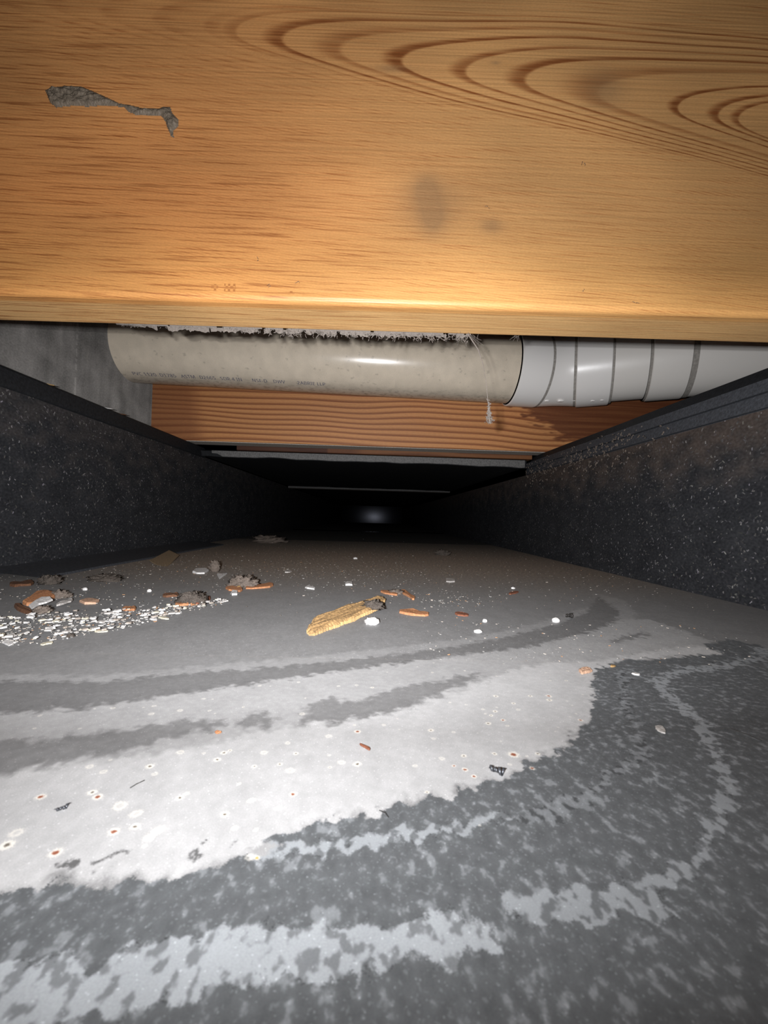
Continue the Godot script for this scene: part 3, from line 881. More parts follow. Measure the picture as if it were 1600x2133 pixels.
func build_smear(o: Node3D):
	var outline := PackedVector2Array([Vector2(-0.2159,0.3301), Vector2(-0.2115,0.3319), Vector2(-0.2026,0.3334), Vector2(-0.1921,0.3330), Vector2(-0.1830,0.3295), Vector2(-0.1738,0.3257), Vector2(-0.1677,0.3229), Vector2(-0.1617,0.3223), Vector2(-0.1541,0.3206), Vector2(-0.1435,0.3205), Vector2(-0.1405,0.3219), Vector2(-0.1360,0.3216), Vector2(-0.1343,0.3176), Vector2(-0.1303,0.3138), Vector2(-0.1307,0.3085), Vector2(-0.1330,0.3068), Vector2(-0.1336,0.3046), Vector2(-0.1319,0.3006), Vector2(-0.1353,0.3026), Vector2(-0.1379,0.3081), Vector2(-0.1393,0.3121), Vector2(-0.1418,0.3150), Vector2(-0.1478,0.3153), Vector2(-0.1539,0.3150), Vector2(-0.1584,0.3154), Vector2(-0.1630,0.3176), Vector2(-0.1655,0.3199), Vector2(-0.1706,0.3206), Vector2(-0.1797,0.3207), Vector2(-0.1886,0.3196), Vector2(-0.1946,0.3202), Vector2(-0.2021,0.3195), Vector2(-0.2080,0.3185), Vector2(-0.2123,0.3217)])
	var lo := Vector2(9, 9)
	var hi := Vector2(-9, -9)
	for p in outline:
		lo = lo.min(p)
		hi = hi.max(p)
	var cell := 0.0006
	var nx := int((hi.x - lo.x) / cell) + 2
	var ny := int((hi.y - lo.y) / cell) + 2
	var h := {}
	var n := noise(91, 160.0, 3)
	var ripple := noise(92, 260.0, 2)
	for j in ny:
		for i in nx:
			var q := lo + Vector2(i, j) * cell
			if Geometry2D.is_point_in_polygon(q, outline):
				var d := 1.0
				for k in outline.size():
					d = minf(d, q.distance_to(Geometry2D.get_closest_point_to_segment(q, outline[k], outline[(k + 1) % outline.size()])))
				var e := smoothstep(0.0, 0.0025, d)
				h[Vector2i(i, j)] = 0.0003 + e * (0.0013 + 0.0010 * n.get_noise_2dv(q) + 0.0012 * absf(ripple.get_noise_2d(q.x * 0.25, q.y * 1.2)))
	var st := begin()
	st.set_smooth_group(1)
	for key in h:
		var ks := [key, key + Vector2i(1, 0), key + Vector2i(1, 1), key + Vector2i(0, 1)]
		var ok := true
		for k in ks:
			ok = ok and h.has(k)
		if not ok:
			continue
		var ps := []
		for k in ks:
			var q := lo + Vector2(k) * cell
			ps.append(Vector3(q.x, q.y - 0.2, -0.2402 + 0.022 * q.x + h[k]))
		quad(st, ps[0], ps[1], ps[2], ps[3])
	var m := mesh_node("glue_smear", done(st), plain(Color(0.50, 0.45, 0.39), 0.55, 60, 0.04), o)
	m.set_meta("label", "dried grey smear of glue, tapering to a knot")


func tuft(parent: Node3D, at: Vector3, seed_: int, size: float):
	var r := RandomNumberGenerator.new()
	r.seed = seed_ * 101
	var st := begin()
	for k in 2:
		var pts := []
		var rad := []
		var p := at + Vector3(r.randf_range(-1, 1), r.randf_range(-1, 1), 0) * size * 0.3
		var dir := Vector3(r.randf_range(-0.6, 0.6), r.randf_range(-1, 0.6), 0.05)
		for i in 6:
			pts.append(p)
			rad.append(0.00018 * (1.0 - i * 0.12))
			p += dir * size * 0.16
			dir = (dir + Vector3(r.randf_range(-0.8, 0.8), r.randf_range(-0.8, 0.8), r.randf_range(-0.05, 0.1))).limit_length(1.0)
		bar(pts, rad, 5, st)
	mesh_node("lint_tuft", st.commit(), M.lint, parent)


# ---------------------------------------------------------------- drain pipe
func pipe_image() -> ImageTexture:
	var w := 1024
	var h := 512
	var n := noise(101, 0.02, 4)
	var f := noise(102, 0.25, 3)
	var s := noise(103, 0.05, 3)
	var im := paint(w, h, func(y: int) -> PackedByteArray:
		var out := PackedByteArray()
		out.resize(w * 3)
		for x in w:
			var a := n.get_noise_2d(x * 0.8, y)
			# grime gathers towards the top of the near face
			var up := smoothstep(0.45, 0.53, float(y) / h) * (1.0 - smoothstep(0.75, 0.85, float(y) / h))
			var t := 1.0 + a * 0.05 + f.get_noise_2d(x, y) * 0.025 - up * (0.16 + 0.25 * maxf(0.0, s.get_noise_2d(x * 0.7, y * 1.5)))
			t -= smoothstep(0.45, 0.65, s.get_noise_2d(x * 0.5 + 300.0, y * 1.0)) * 0.10
			out[x * 3] = clampi(int(220.0 * t), 0, 255)
			out[x * 3 + 1] = clampi(int(207.0 * t), 0, 255)
			out[x * 3 + 2] = clampi(int(187.0 * t), 0, 255)
		return out)
	var r := RandomNumberGenerator.new()
	r.seed = 7
	for i in 26:
		var p := Vector2(r.randf() * w, h * r.randf_range(0.25, 0.6))
		var a := r.randf_range(0.0, TAU)
		for k in int(r.randf_range(2, 9)):
			p += Vector2(cos(a), sin(a))
			a += r.randf_range(-0.7, 0.7)
			var q := Vector2i(posmod(int(p.x), w), posmod(int(p.y), h))
			im.set_pixelv(q, im.get_pixelv(q).lerp(Color(0.25, 0.23, 0.2), 0.55))
	return textured(im)


func build_pipe():
	var o := empty("drain_pipe", Vector3(0, 0.345, -0.685))
	tag(o, "cream plastic drain pipe with white elbow and couplings running behind the near joist", "pipe")
	var cream := StandardMaterial3D.new()
	cream.albedo_texture = pipe_image()
	cream.roughness = 0.22
	cream.metallic_specular = 0.5
	var white := plastic(Color(0.93, 0.92, 0.905), 0.3)
	var off := plastic(Color(0.90, 0.885, 0.86), 0.38)
	var gap := plain(Color(0.70, 0.68, 0.65), 0.8, 30, 0.02)
	var ax := func(x: float) -> Vector3: return Vector3(x, -0.02 * x, 0.0)
	mesh_node("pipe_body", bar([ax.call(-0.47), ax.call(0.236)], [0.060, 0.060], 72, null, 2.0), cream, o).set_meta("label", "long cream pipe with a faint printed line")
	# elbow: hub, bend, hub
	var b0 := 0.290
	var turn := deg_to_rad(27.0)
	var bend_r := 0.13
	var bend := []
	for k in 9:
		var a := turn * k / 8.0
		bend.append(ax.call(b0) + Vector3(bend_r * sin(a), -0.02 * bend_r * sin(a), bend_r * (1.0 - cos(a))))
	var dir := Vector3(cos(turn), -0.012, sin(turn))
	var e0: Vector3 = bend[-1]
	var on := func(t: float) -> Vector3: return e0 + dir * t
	rounded_hub("hub", ax.call(0.2375), ax.call(b0 - 0.0015), 0.0645, white, o)
	ring("seam_ring", ax.call(b0 - 0.004), ax.call(b0 + 0.002), 0.0634, gap, o)
	var rr := []
	for k in 9:
		rr.append(0.0632 - 0.0022 * sin(PI * k / 8.0))
	mesh_node("elbow_bend", bar(bend, rr, 72), white, o)
	ring("seam_ring", on.call(-0.0015), on.call(0.004), 0.0634, gap, o)
	rounded_hub("hub", on.call(0.0022), on.call(0.0535), 0.0655, white, o)
	ring("seam_ring", on.call(0.053), on.call(0.0565), 0.0632, gap, o)
	mesh_node("pipe_stub", bar([on.call(0.054), on.call(0.1055)], [0.0600, 0.0600], 72), off, o)
	ring("seam_ring", on.call(0.103), on.call(0.1062), 0.0632, gap, o)
	rounded_hub("coupling", on.call(0.1062), on.call(0.1555), 0.0645, off, o)
	ring("gasket_ring", on.call(0.1555), on.call(0.1625), 0.0632, gap, o)
	mesh_node("pipe_end", bar([on.call(0.162), on.call(0.60)], [0.0622, 0.0622], 72), off, o)
	# drips of dried cement under the bend
	var k := 0
	for c in [[bend[1], 0.0040], [bend[4], 0.0055], [bend[7], 0.0042], [on.call(0.020), 0.0040], [on.call(0.034), 0.0034]]:
		k += 1
		var m := mesh_node("cement_drip", lump(Vector3(c[1], c[1] * 0.45, c[1] * 0.6), 110 + k, 0.3), white, o)
		m.position = c[0] + Vector3(0, -0.0600 - (0.004 if k > 3 else 0.001), 0.018)
	# printing along the underside of the near face
	lettering(o, [["PVC 1120", -0.418], ["D1785", -0.372], ["ASTM", -0.336], ["D2665", -0.305], ["SDR 4 IN", -0.270], ["NSF-D", -0.216], ["DWV", -0.180], ["2ABRIE LLP", -0.139]])


func rounded_hub(called: String, a: Vector3, b: Vector3, r: float, m: Material, parent: Node3D):
	var d := (b - a).normalized()
	mesh_node(called, bar([a, a + d * 0.0003, a + d * 0.0012, a + d * 0.003, b - d * 0.003, b - d * 0.0012, b - d * 0.0003, b], [r - 0.0025, r - 0.0012, r - 0.0003, r, r, r - 0.0003, r - 0.0012, r - 0.0025], 72), m, parent)


func ring(called: String, a: Vector3, b: Vector3, r: float, m: Material, parent: Node3D):
	mesh_node(called, bar([a, b], [r, r], 72), m, parent)


func lettering(o: Node3D, words: Array):
	var f := SystemFont.new()
	f.font_names = PackedStringArray(["Droid Sans"])
	var st := begin()
	for w in words:
		var t := TextMesh.new()
		t.font = f
		t.text = w[0]
		t.font_size = 32
		t.pixel_size = 0.00030
		t.depth = 0.0
		t.horizontal_alignment = HORIZONTAL_ALIGNMENT_LEFT
		var arr := t.get_mesh_arrays()
		if arr.is_empty():
			continue
		var vs: PackedVector3Array = arr[Mesh.ARRAY_VERTEX]
		var idx: PackedInt32Array = arr[Mesh.ARRAY_INDEX]
		for i in idx:
			var p := vs[i]
			var a := deg_to_rad(-66.0) + p.y / 0.060
			var x: float = w[1] + p.x
			var n := Vector3(0, sin(a), cos(a))
			st.set_normal(n)
			st.add_vertex(Vector3(x, -0.02 * x, 0) + n * 0.06012)
	var m := mesh_node("printed_line", st.commit(), plain(Color(0.36, 0.38, 0.50), 0.7, 60, 0.0), o)
	m.set_meta("label", "faint blue printing along the underside")


# ---------------------------------------------------------------- cobwebs
func build_cobwebs():
	var r := RandomNumberGenerator.new()
	r.seed = 515
	# dusty fringe hanging from the back edge of the near joist
	var st := begin()
	var edge := func(x: float) -> Vector3: return Vector3(x, 0.2006, -0.2770 + 0.022 * x)
	var n := noise(121, 40.0, 3)
	# a torn ribbon of felted dust
	var prev := []
	for i in 220:
		var x := lerpf(-0.190, 0.066, i / 219.0)
		var e: Vector3 = edge.call(x)
		var thick := 0.0028 + 0.0022 * n.get_noise_1d(x * 3.0) + 0.0012 * n.get_noise_1d(x * 14.0)
		thick *= smoothstep(-0.195, -0.15, x) * (1.0 - smoothstep(0.05, 0.068, x) * 0.6)
		var col := [e + Vector3(0, 0.0005, 0.002), e + Vector3(0, -0.0009, 0.0006 + 0.0004 * n.get_noise_1d(x * 20.0)), e + Vector3(0, -maxf(thick, 0.0005), -0.0008 + 0.0016 * n.get_noise_1d(x * 9.0 + 5.0))]
		if prev:
			for k in 2:
				if n.get_noise_2d(x * 2.0, k * 3.0) > -0.42:
					quad(st, prev[k], col[k], col[k + 1], prev[k + 1])
		prev = col
	st.generate_normals()
	var mesh := st.commit()
	# fibres and beads of lint on it
	var fib := begin()
	for i in 420:
		var x := r.randf_range(-0.186, 0.066)
		var heavy := smoothstep(-0.13, -0.06, x)
		var e: Vector3 = edge.call(x)
		var p := e + Vector3(0, -r.randf_range(0.0, 0.0032) * (0.4 + heavy), r.randf_range(-0.001, 0.001))
		var dir := Vector3(r.randf_range(-1, 1), r.randf_range(-1.1, 0.2), r.randf_range(-0.5, 0.5)).normalized()
		var pts := []
		var rad := []
		for k in 5:
			pts.append(p)
			rad.append(r.randf_range(0.00007, 0.00022) * (1.0 + heavy * (1.1 if k < 3 else 0.3)))
			p += dir * r.randf_range(0.0003, 0.0009) * (0.5 + heavy * 0.7)
			dir = (dir + Vector3(r.randf_range(-0.9, 0.9), r.randf_range(-0.9, 0.4), r.randf_range(-0.6, 0.6))).normalized()
		bar(pts, rad, 4, fib)
	mesh = fib.commit(mesh)
	var o := mesh_node("dust_fringe", mesh, M.web)
	tag(o, "ragged grey fringe of dust and cobweb hanging under the near joist", "cobweb", "", "stuff")
	# one long strand, a few threads at its root, and a lumpy tail
	var s := empty("cobweb_strand", Vector3(0.066, 0.2, -0.272))
	tag(s, "single cobweb strand hanging in front of the pipe with a pale clump at its tip", "cobweb")
	var path := [Vector3(-0.002, 0.0005, -0.003), Vector3(0.006, -0.010, -0.004), Vector3(0.0105, -0.020, -0.006), Vector3(0.0135, -0.032, -0.008), Vector3(0.0155, -0.043, -0.010), Vector3(0.0170, -0.050, -0.011), Vector3(0.0172, -0.0555, -0.011), Vector3(0.0178, -0.0615, -0.011)]
	mesh_node("thread", bar(path, [0.0006, 0.0004, 0.00022, 0.00016, 0.0002, 0.0003, 0.0005, 0.0004], 7), M.web, s)
	var clump := begin()
	for i in 260:
		var t := pow(r.randf(), 0.6)
		var k := 4.2 + t * 2.75
		var a: Vector3 = path[int(k)]
		var b: Vector3 = path[mini(int(k) + 1, 7)]
		var p := a.lerp(b, k - int(k))
		var wide := 0.0003 + 0.0016 * smoothstep(0.35, 1.0, t)
		p += Vector3(r.randfn() * wide * 0.7, r.randfn() * wide * 0.5, r.randfn() * wide * 0.7)
		var dir := Vector3(r.randfn(), r.randfn(), r.randfn()).normalized() * r.randf_range(0.0004, 0.0010)
		bar([p, p + dir, p + dir * 1.6 + Vector3(r.randfn(), r.randfn(), r.randfn()) * 0.0003], [0.0002, 0.00026, 0.0001], 4, clump)
	mesh_node("clump", clump.commit(), M.web, s)
	var root := begin()
	for i in 16:
		var x := r.randf_range(-0.010, 0.006)
		var p := Vector3(x, 0.0005, r.randf_range(-0.006, 0.002))
		var q := p + Vector3(r.randf_range(-0.004, 0.010), r.randf_range(-0.009, -0.002), r.randf_range(-0.002, 0.001))
		bar([p, p.lerp(q, 0.5) + Vector3(0, -0.0006, 0), q], [0.0001, 0.00007, 0.0001], 4, root)
	mesh_node("root_threads", root.commit(), M.web, s)
	var w := begin()
	for i in 9:
		var p := Vector3(r.randf_range(-0.002, 0.002), 0.0004, r.randf_range(-0.002, 0.001))
		bar([p, p + Vector3(r.randf_range(-0.003, 0.001), r.randf_range(-0.0035, -0.001), 0)], [0.00016, 0.0001], 4, w)
	var wisp := mesh_node("cobweb_wisp", w.commit(), M.web)
	wisp.position = Vector3(0.0995, 0.2, -0.2745)
	tag(wisp, "small cobweb wisp under the near joist above the first white hub", "cobweb")


# ---------------------------------------------------------------- debris
func build_debris():
	# name, label, category, group, material, thickness mm, lift mm, tilt degrees, outline (x, distance)
	var pieces := [
		["wood_chip", "long tan wood chip with rough bark-like face lying mid floor, largest piece of debris", "wood chip", "", "chip", 3.0, 0.4, 2, PackedVector2Array([Vector2(-0.0367,0.2182), Vector2(-0.0372,0.2276), Vector2(-0.0362,0.2337), Vector2(-0.0364,0.2422), Vector2(-0.0328,0.2505), Vector2(-0.0267,0.2571), Vector2(-0.0242,0.2638), Vector2(-0.0177,0.2739), Vector2(-0.0119,0.2788), Vector2(-0.0052,0.2900), Vector2(0.0020,0.2972), Vector2(0.0084,0.3013), Vector2(0.0104,0.2948), Vector2(0.0080,0.2821), Vector2(0.0047,0.2703), Vector2(-0.0006,0.2594), Vector2(-0.0068,0.2515), Vector2(-0.0101,0.2432), Vector2(-0.0151,0.2374), Vector2(-0.0191,0.2299), Vector2(-0.0231,0.2247), Vector2(-0.0272,0.2180), Vector2(-0.0309,0.2125), Vector2(-0.0344,0.2131)])],
		["wood_sliver", "straight orange wood sliver lying just right of the long tan chip", "wood sliver", "", "orange", 1.6, 0.2, 0, PackedVector2Array([Vector2(0.0192,0.2664), Vector2(0.0229,0.2627), Vector2(0.0276,0.2598), Vector2(0.0325,0.2593), Vector2(0.0360,0.2587), Vector2(0.0386,0.2604), Vector2(0.0394,0.2647), Vector2(0.0373,0.2673), Vector2(0.0339,0.2690), Vector2(0.0293,0.2740), Vector2(0.0239,0.2728), Vector2(0.0196,0.2716)])],
		["wood_sliver", "short orange splinter pointing down beyond the long tan chip, right one of a pair", "wood sliver", "", "orange", 1.4, 0.2, 0, PackedVector2Array([Vector2(0.0257,0.3436), Vector2(0.0267,0.3318), Vector2(0.0291,0.3246), Vector2(0.0313,0.3171), Vector2(0.0324,0.3100), Vector2(0.0341,0.3101), Vector2(0.0354,0.3160), Vector2(0.0354,0.3224), Vector2(0.0334,0.3263), Vector2(0.0315,0.3355), Vector2(0.0293,0.3464), Vector2(0.0266,0.3490)])],
		["wood_sliver", "thin orange splinter lying level beyond the long tan chip, left one of a pair", "wood sliver", "", "orange", 1.2, 0.2, 0, PackedVector2Array([Vector2(0.0074,0.3391), Vector2(0.0101,0.3331), Vector2(0.0136,0.3301), Vector2(0.0171,0.3279), Vector2(0.0196,0.3258), Vector2(0.0214,0.3264), Vector2(0.0219,0.3313), Vector2(0.0205,0.3340), Vector2(0.0179,0.3366), Vector2(0.0144,0.3415), Vector2(0.0108,0.3453), Vector2(0.0077,0.3448)])],
		["wood_sliver", "small reddish splinter to the right of the straight orange sliver", "wood sliver", "", "red", 0.9, 0.2, 0, PackedVector2Array([Vector2(0.0579,0.2666), Vector2(0.0589,0.2629), Vector2(0.0610,0.2620), Vector2(0.0631,0.2609), Vector2(0.0648,0.2612), Vector2(0.0661,0.2618), Vector2(0.0672,0.2655), Vector2(0.0666,0.2677), Vector2(0.0652,0.2689), Vector2(0.0631,0.2701), Vector2(0.0610,0.2711), Vector2(0.0587,0.2699)])],
		["wood_sliver", "reddish hair-thin splinter lying alone on the palest floor stain", "wood sliver", "", "red", 0.5, 0.2, 0, PackedVector2Array([Vector2(-0.0024,0.1121), Vector2(-0.0019,0.1114), Vector2(-0.0011,0.1107), Vector2(-0.0003,0.1100), Vector2(0.0002,0.1095), Vector2(0.0006,0.1094), Vector2(0.0007,0.1098), Vector2(0.0005,0.1103), Vector2(-0.0001,0.1107), Vector2(-0.0009,0.1115), Vector2(-0.0017,0.1121), Vector2(-0.0023,0.1125)])],
		["wood_crumb", "tiny orange crumb on the edge of the middle grey smear", "wood crumb", "", "orange", 0.5, 0.2, 0, PackedVector2Array([Vector2(-0.0439,0.1172), Vector2(-0.0444,0.1168), Vector2(-0.0450,0.1165), Vector2(-0.0456,0.1169), Vector2(-0.0460,0.1174), Vector2(-0.0455,0.1178), Vector2(-0.0447,0.1176)])],
		["wood_sliver", "thin dark reddish splinter near the far small white pellet", "wood sliver", "", "red", 0.8, 0.2, 0, PackedVector2Array([Vector2(0.1225,0.3425), Vector2(0.1241,0.3417), Vector2(0.1273,0.3447), Vector2(0.1302,0.3466), Vector2(0.1329,0.3497), Vector2(0.1350,0.3526), Vector2(0.1363,0.3564), Vector2(0.1352,0.3566), Vector2(0.1335,0.3564), Vector2(0.1301,0.3532), Vector2(0.1273,0.3519), Vector2(0.1235,0.3458)])],
		["bark_flake", "pinkish tan flake at the right edge of the pale stain", "bark flake", "", "pink", 1.0, 0.2, 0, PackedVector2Array([Vector2(0.0988,0.1693), Vector2(0.0967,0.1677), Vector2(0.0947,0.1670), Vector2(0.0922,0.1659), Vector2(0.0922,0.1676), Vector2(0.0925,0.1690), Vector2(0.0934,0.1707), Vector2(0.0957,0.1718), Vector2(0.0982,0.1725), Vector2(0.0990,0.1711)])],
		["paint_sliver", "short white sliver lying on the dark floor right of the pinkish flake", "paint sliver", "", "white", 0.5, 0.2, 0, PackedVector2Array([Vector2(0.1152,0.1675), Vector2(0.1154,0.1667), Vector2(0.1159,0.1661), Vector2(0.1165,0.1658), Vector2(0.1171,0.1657), Vector2(0.1179,0.1660), Vector2(0.1185,0.1669), Vector2(0.1186,0.1676), Vector2(0.1181,0.1678), Vector2(0.1178,0.1686), Vector2(0.1166,0.1683), Vector2(0.1159,0.1683)])],
		["paint_flake", "silvery pale oval flake lying on the dark grey floor at right", "paint flake", "", "pale", 0.5, 0.2, 0, PackedVector2Array([Vector2(0.0949,0.1213), Vector2(0.0938,0.1200), Vector2(0.0928,0.1205), Vector2(0.0925,0.1216), Vector2(0.0927,0.1228), Vector2(0.0936,0.1242), Vector2(0.0950,0.1245), Vector2(0.0957,0.1236), Vector2(0.0955,0.1224)])],
		["cardboard_scrap", "flat beige four-cornered scrap leaning by the left duct wall", "scrap", "", "card", 1.0, 2.0, 3, PackedVector2Array([Vector2(-0.2910,0.5089), Vector2(-0.3135,0.5997), Vector2(-0.2780,0.5593), Vector2(-0.2409,0.4524)])],
		["plaster_chip", "white oblong plaster chip near the beige scrap, the larger of two", "plaster chip", "", "white", 2.0, 0.2, 0, PackedVector2Array([Vector2(-0.1948,0.4219), Vector2(-0.2032,0.4470), Vector2(-0.1926,0.4489), Vector2(-0.1844,0.4385), Vector2(-0.1799,0.4173), Vector2(-0.1875,0.4161)])],
		["plaster_chip", "small white three-cornered plaster chip right of the oblong one", "plaster chip", "", "white", 1.6, 0.2, 0, PackedVector2Array([Vector2(-0.1649,0.4129), Vector2(-0.1602,0.4137), Vector2(-0.1574,0.4210), Vector2(-0.1537,0.3984), Vector2(-0.1519,0.3865)])],
		["wood_chip", "orange pointed wood chip at the left edge above the white flake pile", "wood chip", "", "orange", 2.5, 1.0, 4, PackedVector2Array([Vector2(-0.2376,0.2687), Vector2(-0.2422,0.2787), Vector2(-0.2489,0.2928), Vector2(-0.2479,0.2982), Vector2(-0.2426,0.2952), Vector2(-0.2365,0.2941), Vector2(-0.2292,0.2849), Vector2(-0.2259,0.2743), Vector2(-0.2270,0.2669), Vector2(-0.2317,0.2650)])],
		["wood_sliver", "long brown sliver against the foot of the left duct wall", "wood sliver", "", "brown", 2.0, 0.2, 0, PackedVector2Array([Vector2(-0.3010,0.3279), Vector2(-0.2942,0.3248), Vector2(-0.2935,0.3295), Vector2(-0.2892,0.3302), Vector2(-0.2879,0.3327), Vector2(-0.2912,0.3392), Vector2(-0.2960,0.3446), Vector2(-0.3038,0.3506), Vector2(-0.3057,0.3484), Vector2(-0.3044,0.3414), Vector2(-0.3092,0.3410), Vector2(-0.3078,0.3352)])],
		["wood_sliver", "brown curved chip under the orange pointed chip at left", "wood sliver", "", "brown", 2.0, 0.2, 0, PackedVector2Array([Vector2(-0.2350,0.2597), Vector2(-0.2265,0.2523), Vector2(-0.2193,0.2473), Vector2(-0.2136,0.2441), Vector2(-0.2093,0.2413), Vector2(-0.2071,0.2404), Vector2(-0.2103,0.2446), Vector2(-0.2141,0.2479), Vector2(-0.2196,0.2520), Vector2(-0.2274,0.2577), Vector2(-0.2361,0.2644), Vector2(-0.2378,0.2633)])],
		["wood_sliver", "pale flat sliver with dark underside right of the orange pointed chip", "wood sliver", "", "pale", 1.2, 1.0, 0, PackedVector2Array([Vector2(-0.2091,0.2614), Vector2(-0.2085,0.2635), Vector2(-0.2086,0.2670), Vector2(-0.2097,0.2718), Vector2(-0.2093,0.2740), Vector2(-0.2116,0.2785), Vector2(-0.2144,0.2818), Vector2(-0.2168,0.2828), Vector2(-0.2144,0.2772), Vector2(-0.2152,0.2746), Vector2(-0.2138,0.2696), Vector2(-0.2120,0.2646)])],
		["wood_chip", "pinkish pale wood chip lying above the white flake pile", "wood chip", "", "pink", 1.5, 0.2, 0, PackedVector2Array([Vector2(-0.2065,0.2778), Vector2(-0.2073,0.2856), Vector2(-0.2034,0.2860), Vector2(-0.1945,0.2805), Vector2(-0.1917,0.2732), Vector2(-0.1980,0.2712)])],
		["wood_sliver", "small orange sliver at the upper edge of the white flake pile", "wood sliver", "", "orange", 1.2, 0.2, 0, PackedVector2Array([Vector2(-0.1640,0.2583), Vector2(-0.1608,0.2561), Vector2(-0.1598,0.2580), Vector2(-0.1573,0.2575), Vector2(-0.1555,0.2572), Vector2(-0.1564,0.2603), Vector2(-0.1590,0.2644), Vector2(-0.1613,0.2664), Vector2(-0.1624,0.2656), Vector2(-0.1639,0.2644), Vector2(-0.1662,0.2644), Vector2(-0.1668,0.2626)])],
		["wood_sliver", "orange sliver in front of the lint clump behind the white flakes", "wood sliver", "", "orange", 1.5, 0.2, 0, PackedVector2Array([Vector2(-0.1386,0.2759), Vector2(-0.1345,0.2730), Vector2(-0.1315,0.2737), Vector2(-0.1290,0.2754), Vector2(-0.1264,0.2749), Vector2(-0.1259,0.2773), Vector2(-0.1280,0.2820), Vector2(-0.1309,0.2846), Vector2(-0.1327,0.2832), Vector2(-0.1372,0.2853), Vector2(-0.1394,0.2827), Vector2(-0.1412,0.2809)])],
		["wood_sliver", "dark red sliver tip beside the orange sliver at the lint clump", "wood sliver", "", "red", 1.5, 0.2, 0, PackedVector2Array([Vector2(-0.1267,0.2787), Vector2(-0.1243,0.2789), Vector2(-0.1237,0.2839), Vector2(-0.1226,0.2881), Vector2(-0.1213,0.2902), Vector2(-0.1221,0.2950), Vector2(-0.1248,0.3008), Vector2(-0.1265,0.3009), Vector2(-0.1272,0.2974), Vector2(-0.1282,0.2928), Vector2(-0.1305,0.2909), Vector2(-0.1292,0.2834)])],
		["wood_sliver", "dark brown sliver at the left side of the lint clump", "wood sliver", "", "brown", 1.5, 0.2, 0, PackedVector2Array([Vector2(-0.1606,0.3004), Vector2(-0.1572,0.2987), Vector2(-0.1552,0.3005), Vector2(-0.1531,0.3023), Vector2(-0.1510,0.3026), Vector2(-0.1514,0.3060), Vector2(-0.1540,0.3111), Vector2(-0.1563,0.3125), Vector2(-0.1577,0.3109), Vector2(-0.1608,0.3109), Vector2(-0.1621,0.3075), Vector2(-0.1627,0.3041)])],
		["wood_sliver", "orange wood strip lying left of the middle lint heap", "wood sliver", "", "orange", 1.5, 0.2, 0, PackedVector2Array([Vector2(-0.1271,0.3377), Vector2(-0.1215,0.3300), Vector2(-0.1175,0.3288), Vector2(-0.1136,0.3276), Vector2(-0.1104,0.3256), Vector2(-0.1103,0.3306), Vector2(-0.1122,0.3366), Vector2(-0.1157,0.3423), Vector2(-0.1198,0.3463), Vector2(-0.1228,0.3446), Vector2(-0.1284,0.3496), Vector2(-0.1291,0.3431)])],
		["wood_sliver", "long orange strip in front of the middle lint heap", "wood sliver", "", "orange", 1.5, 0.2, 0, PackedVector2Array([Vector2(-0.1101,0.3391), Vector2(-0.1053,0.3392), Vector2(-0.1003,0.3421), Vector2(-0.0951,0.3452), Vector2(-0.0917,0.3485), Vector2(-0.0909,0.3563), Vector2(-0.0928,0.3629), Vector2(-0.0973,0.3682), Vector2(-0.1001,0.3616), Vector2(-0.1053,0.3578), Vector2(-0.1098,0.3523), Vector2(-0.1125,0.3458)])],
		["wood_sliver", "thin tan stick leaning across the orange strip", "wood sliver", "", "tan", 1.0, 1.5, 0, PackedVector2Array([Vector2(-0.1172,0.3383), Vector2(-0.1159,0.3418), Vector2(-0.1160,0.3503), Vector2(-0.1160,0.3592), Vector2(-0.1159,0.3655), Vector2(-0.1169,0.3723), Vector2(-0.1185,0.3760), Vector2(-0.1196,0.3741), Vector2(-0.1195,0.3674), Vector2(-0.1199,0.3594), Vector2(-0.1196,0.3498), Vector2(-0.1184,0.3409)])],
		["paint_flake", "curled white flake on the brown chip at left", "paint flake", "", "white", 1.2, 2.5, 4, PackedVector2Array([Vector2(-0.2216,0.2552), Vector2(-0.2268,0.2655), Vector2(-0.2295,0.2739), Vector2(-0.2241,0.2745), Vector2(-0.2178,0.2692), Vector2(-0.2170,0.2637), Vector2(-0.2180,0.2582), Vector2(-0.2148,0.2495)])],
		["plaster_chip", "small white chip below the long orange strip", "plaster chip", "", "white", 1.4, 0.2, 0, PackedVector2Array([Vector2(-0.1156,0.3189), Vector2(-0.1173,0.3268), Vector2(-0.1124,0.3253), Vector2(-0.1087,0.3139), Vector2(-0.1121,0.3116)])],
		["plaster_chip", "white flat chip on the dusty floor left of centre", "plaster chip", "", "white", 1.2, 0.2, 0, PackedVector2Array([Vector2(-0.0611,0.3515), Vector2(-0.0598,0.3589), Vector2(-0.0514,0.3503), Vector2(-0.0512,0.3435), Vector2(-0.0582,0.3472)])],
		["plaster_chip", "white lumpy chip on the dusty floor by the centre", "plaster chip", "", "white", 1.6, 0.2, 0, PackedVector2Array([Vector2(-0.0194,0.3771), Vector2(-0.0190,0.3684), Vector2(-0.0223,0.3685), Vector2(-0.0255,0.3673), Vector2(-0.0266,0.3762), Vector2(-0.0254,0.3824), Vector2(-0.0233,0.3850), Vector2(-0.0204,0.3850)])],
		["plaster_chip", "grey white chip lying far back right of centre", "plaster chip", "", "pale", 1.2, 0.2, 0, PackedVector2Array([Vector2(0.0892,0.4127), Vector2(0.0865,0.4032), Vector2(0.0812,0.4002), Vector2(0.0774,0.4027), Vector2(0.0789,0.4112), Vector2(0.0804,0.4205), Vector2(0.0861,0.4249), Vector2(0.0890,0.4201)])],
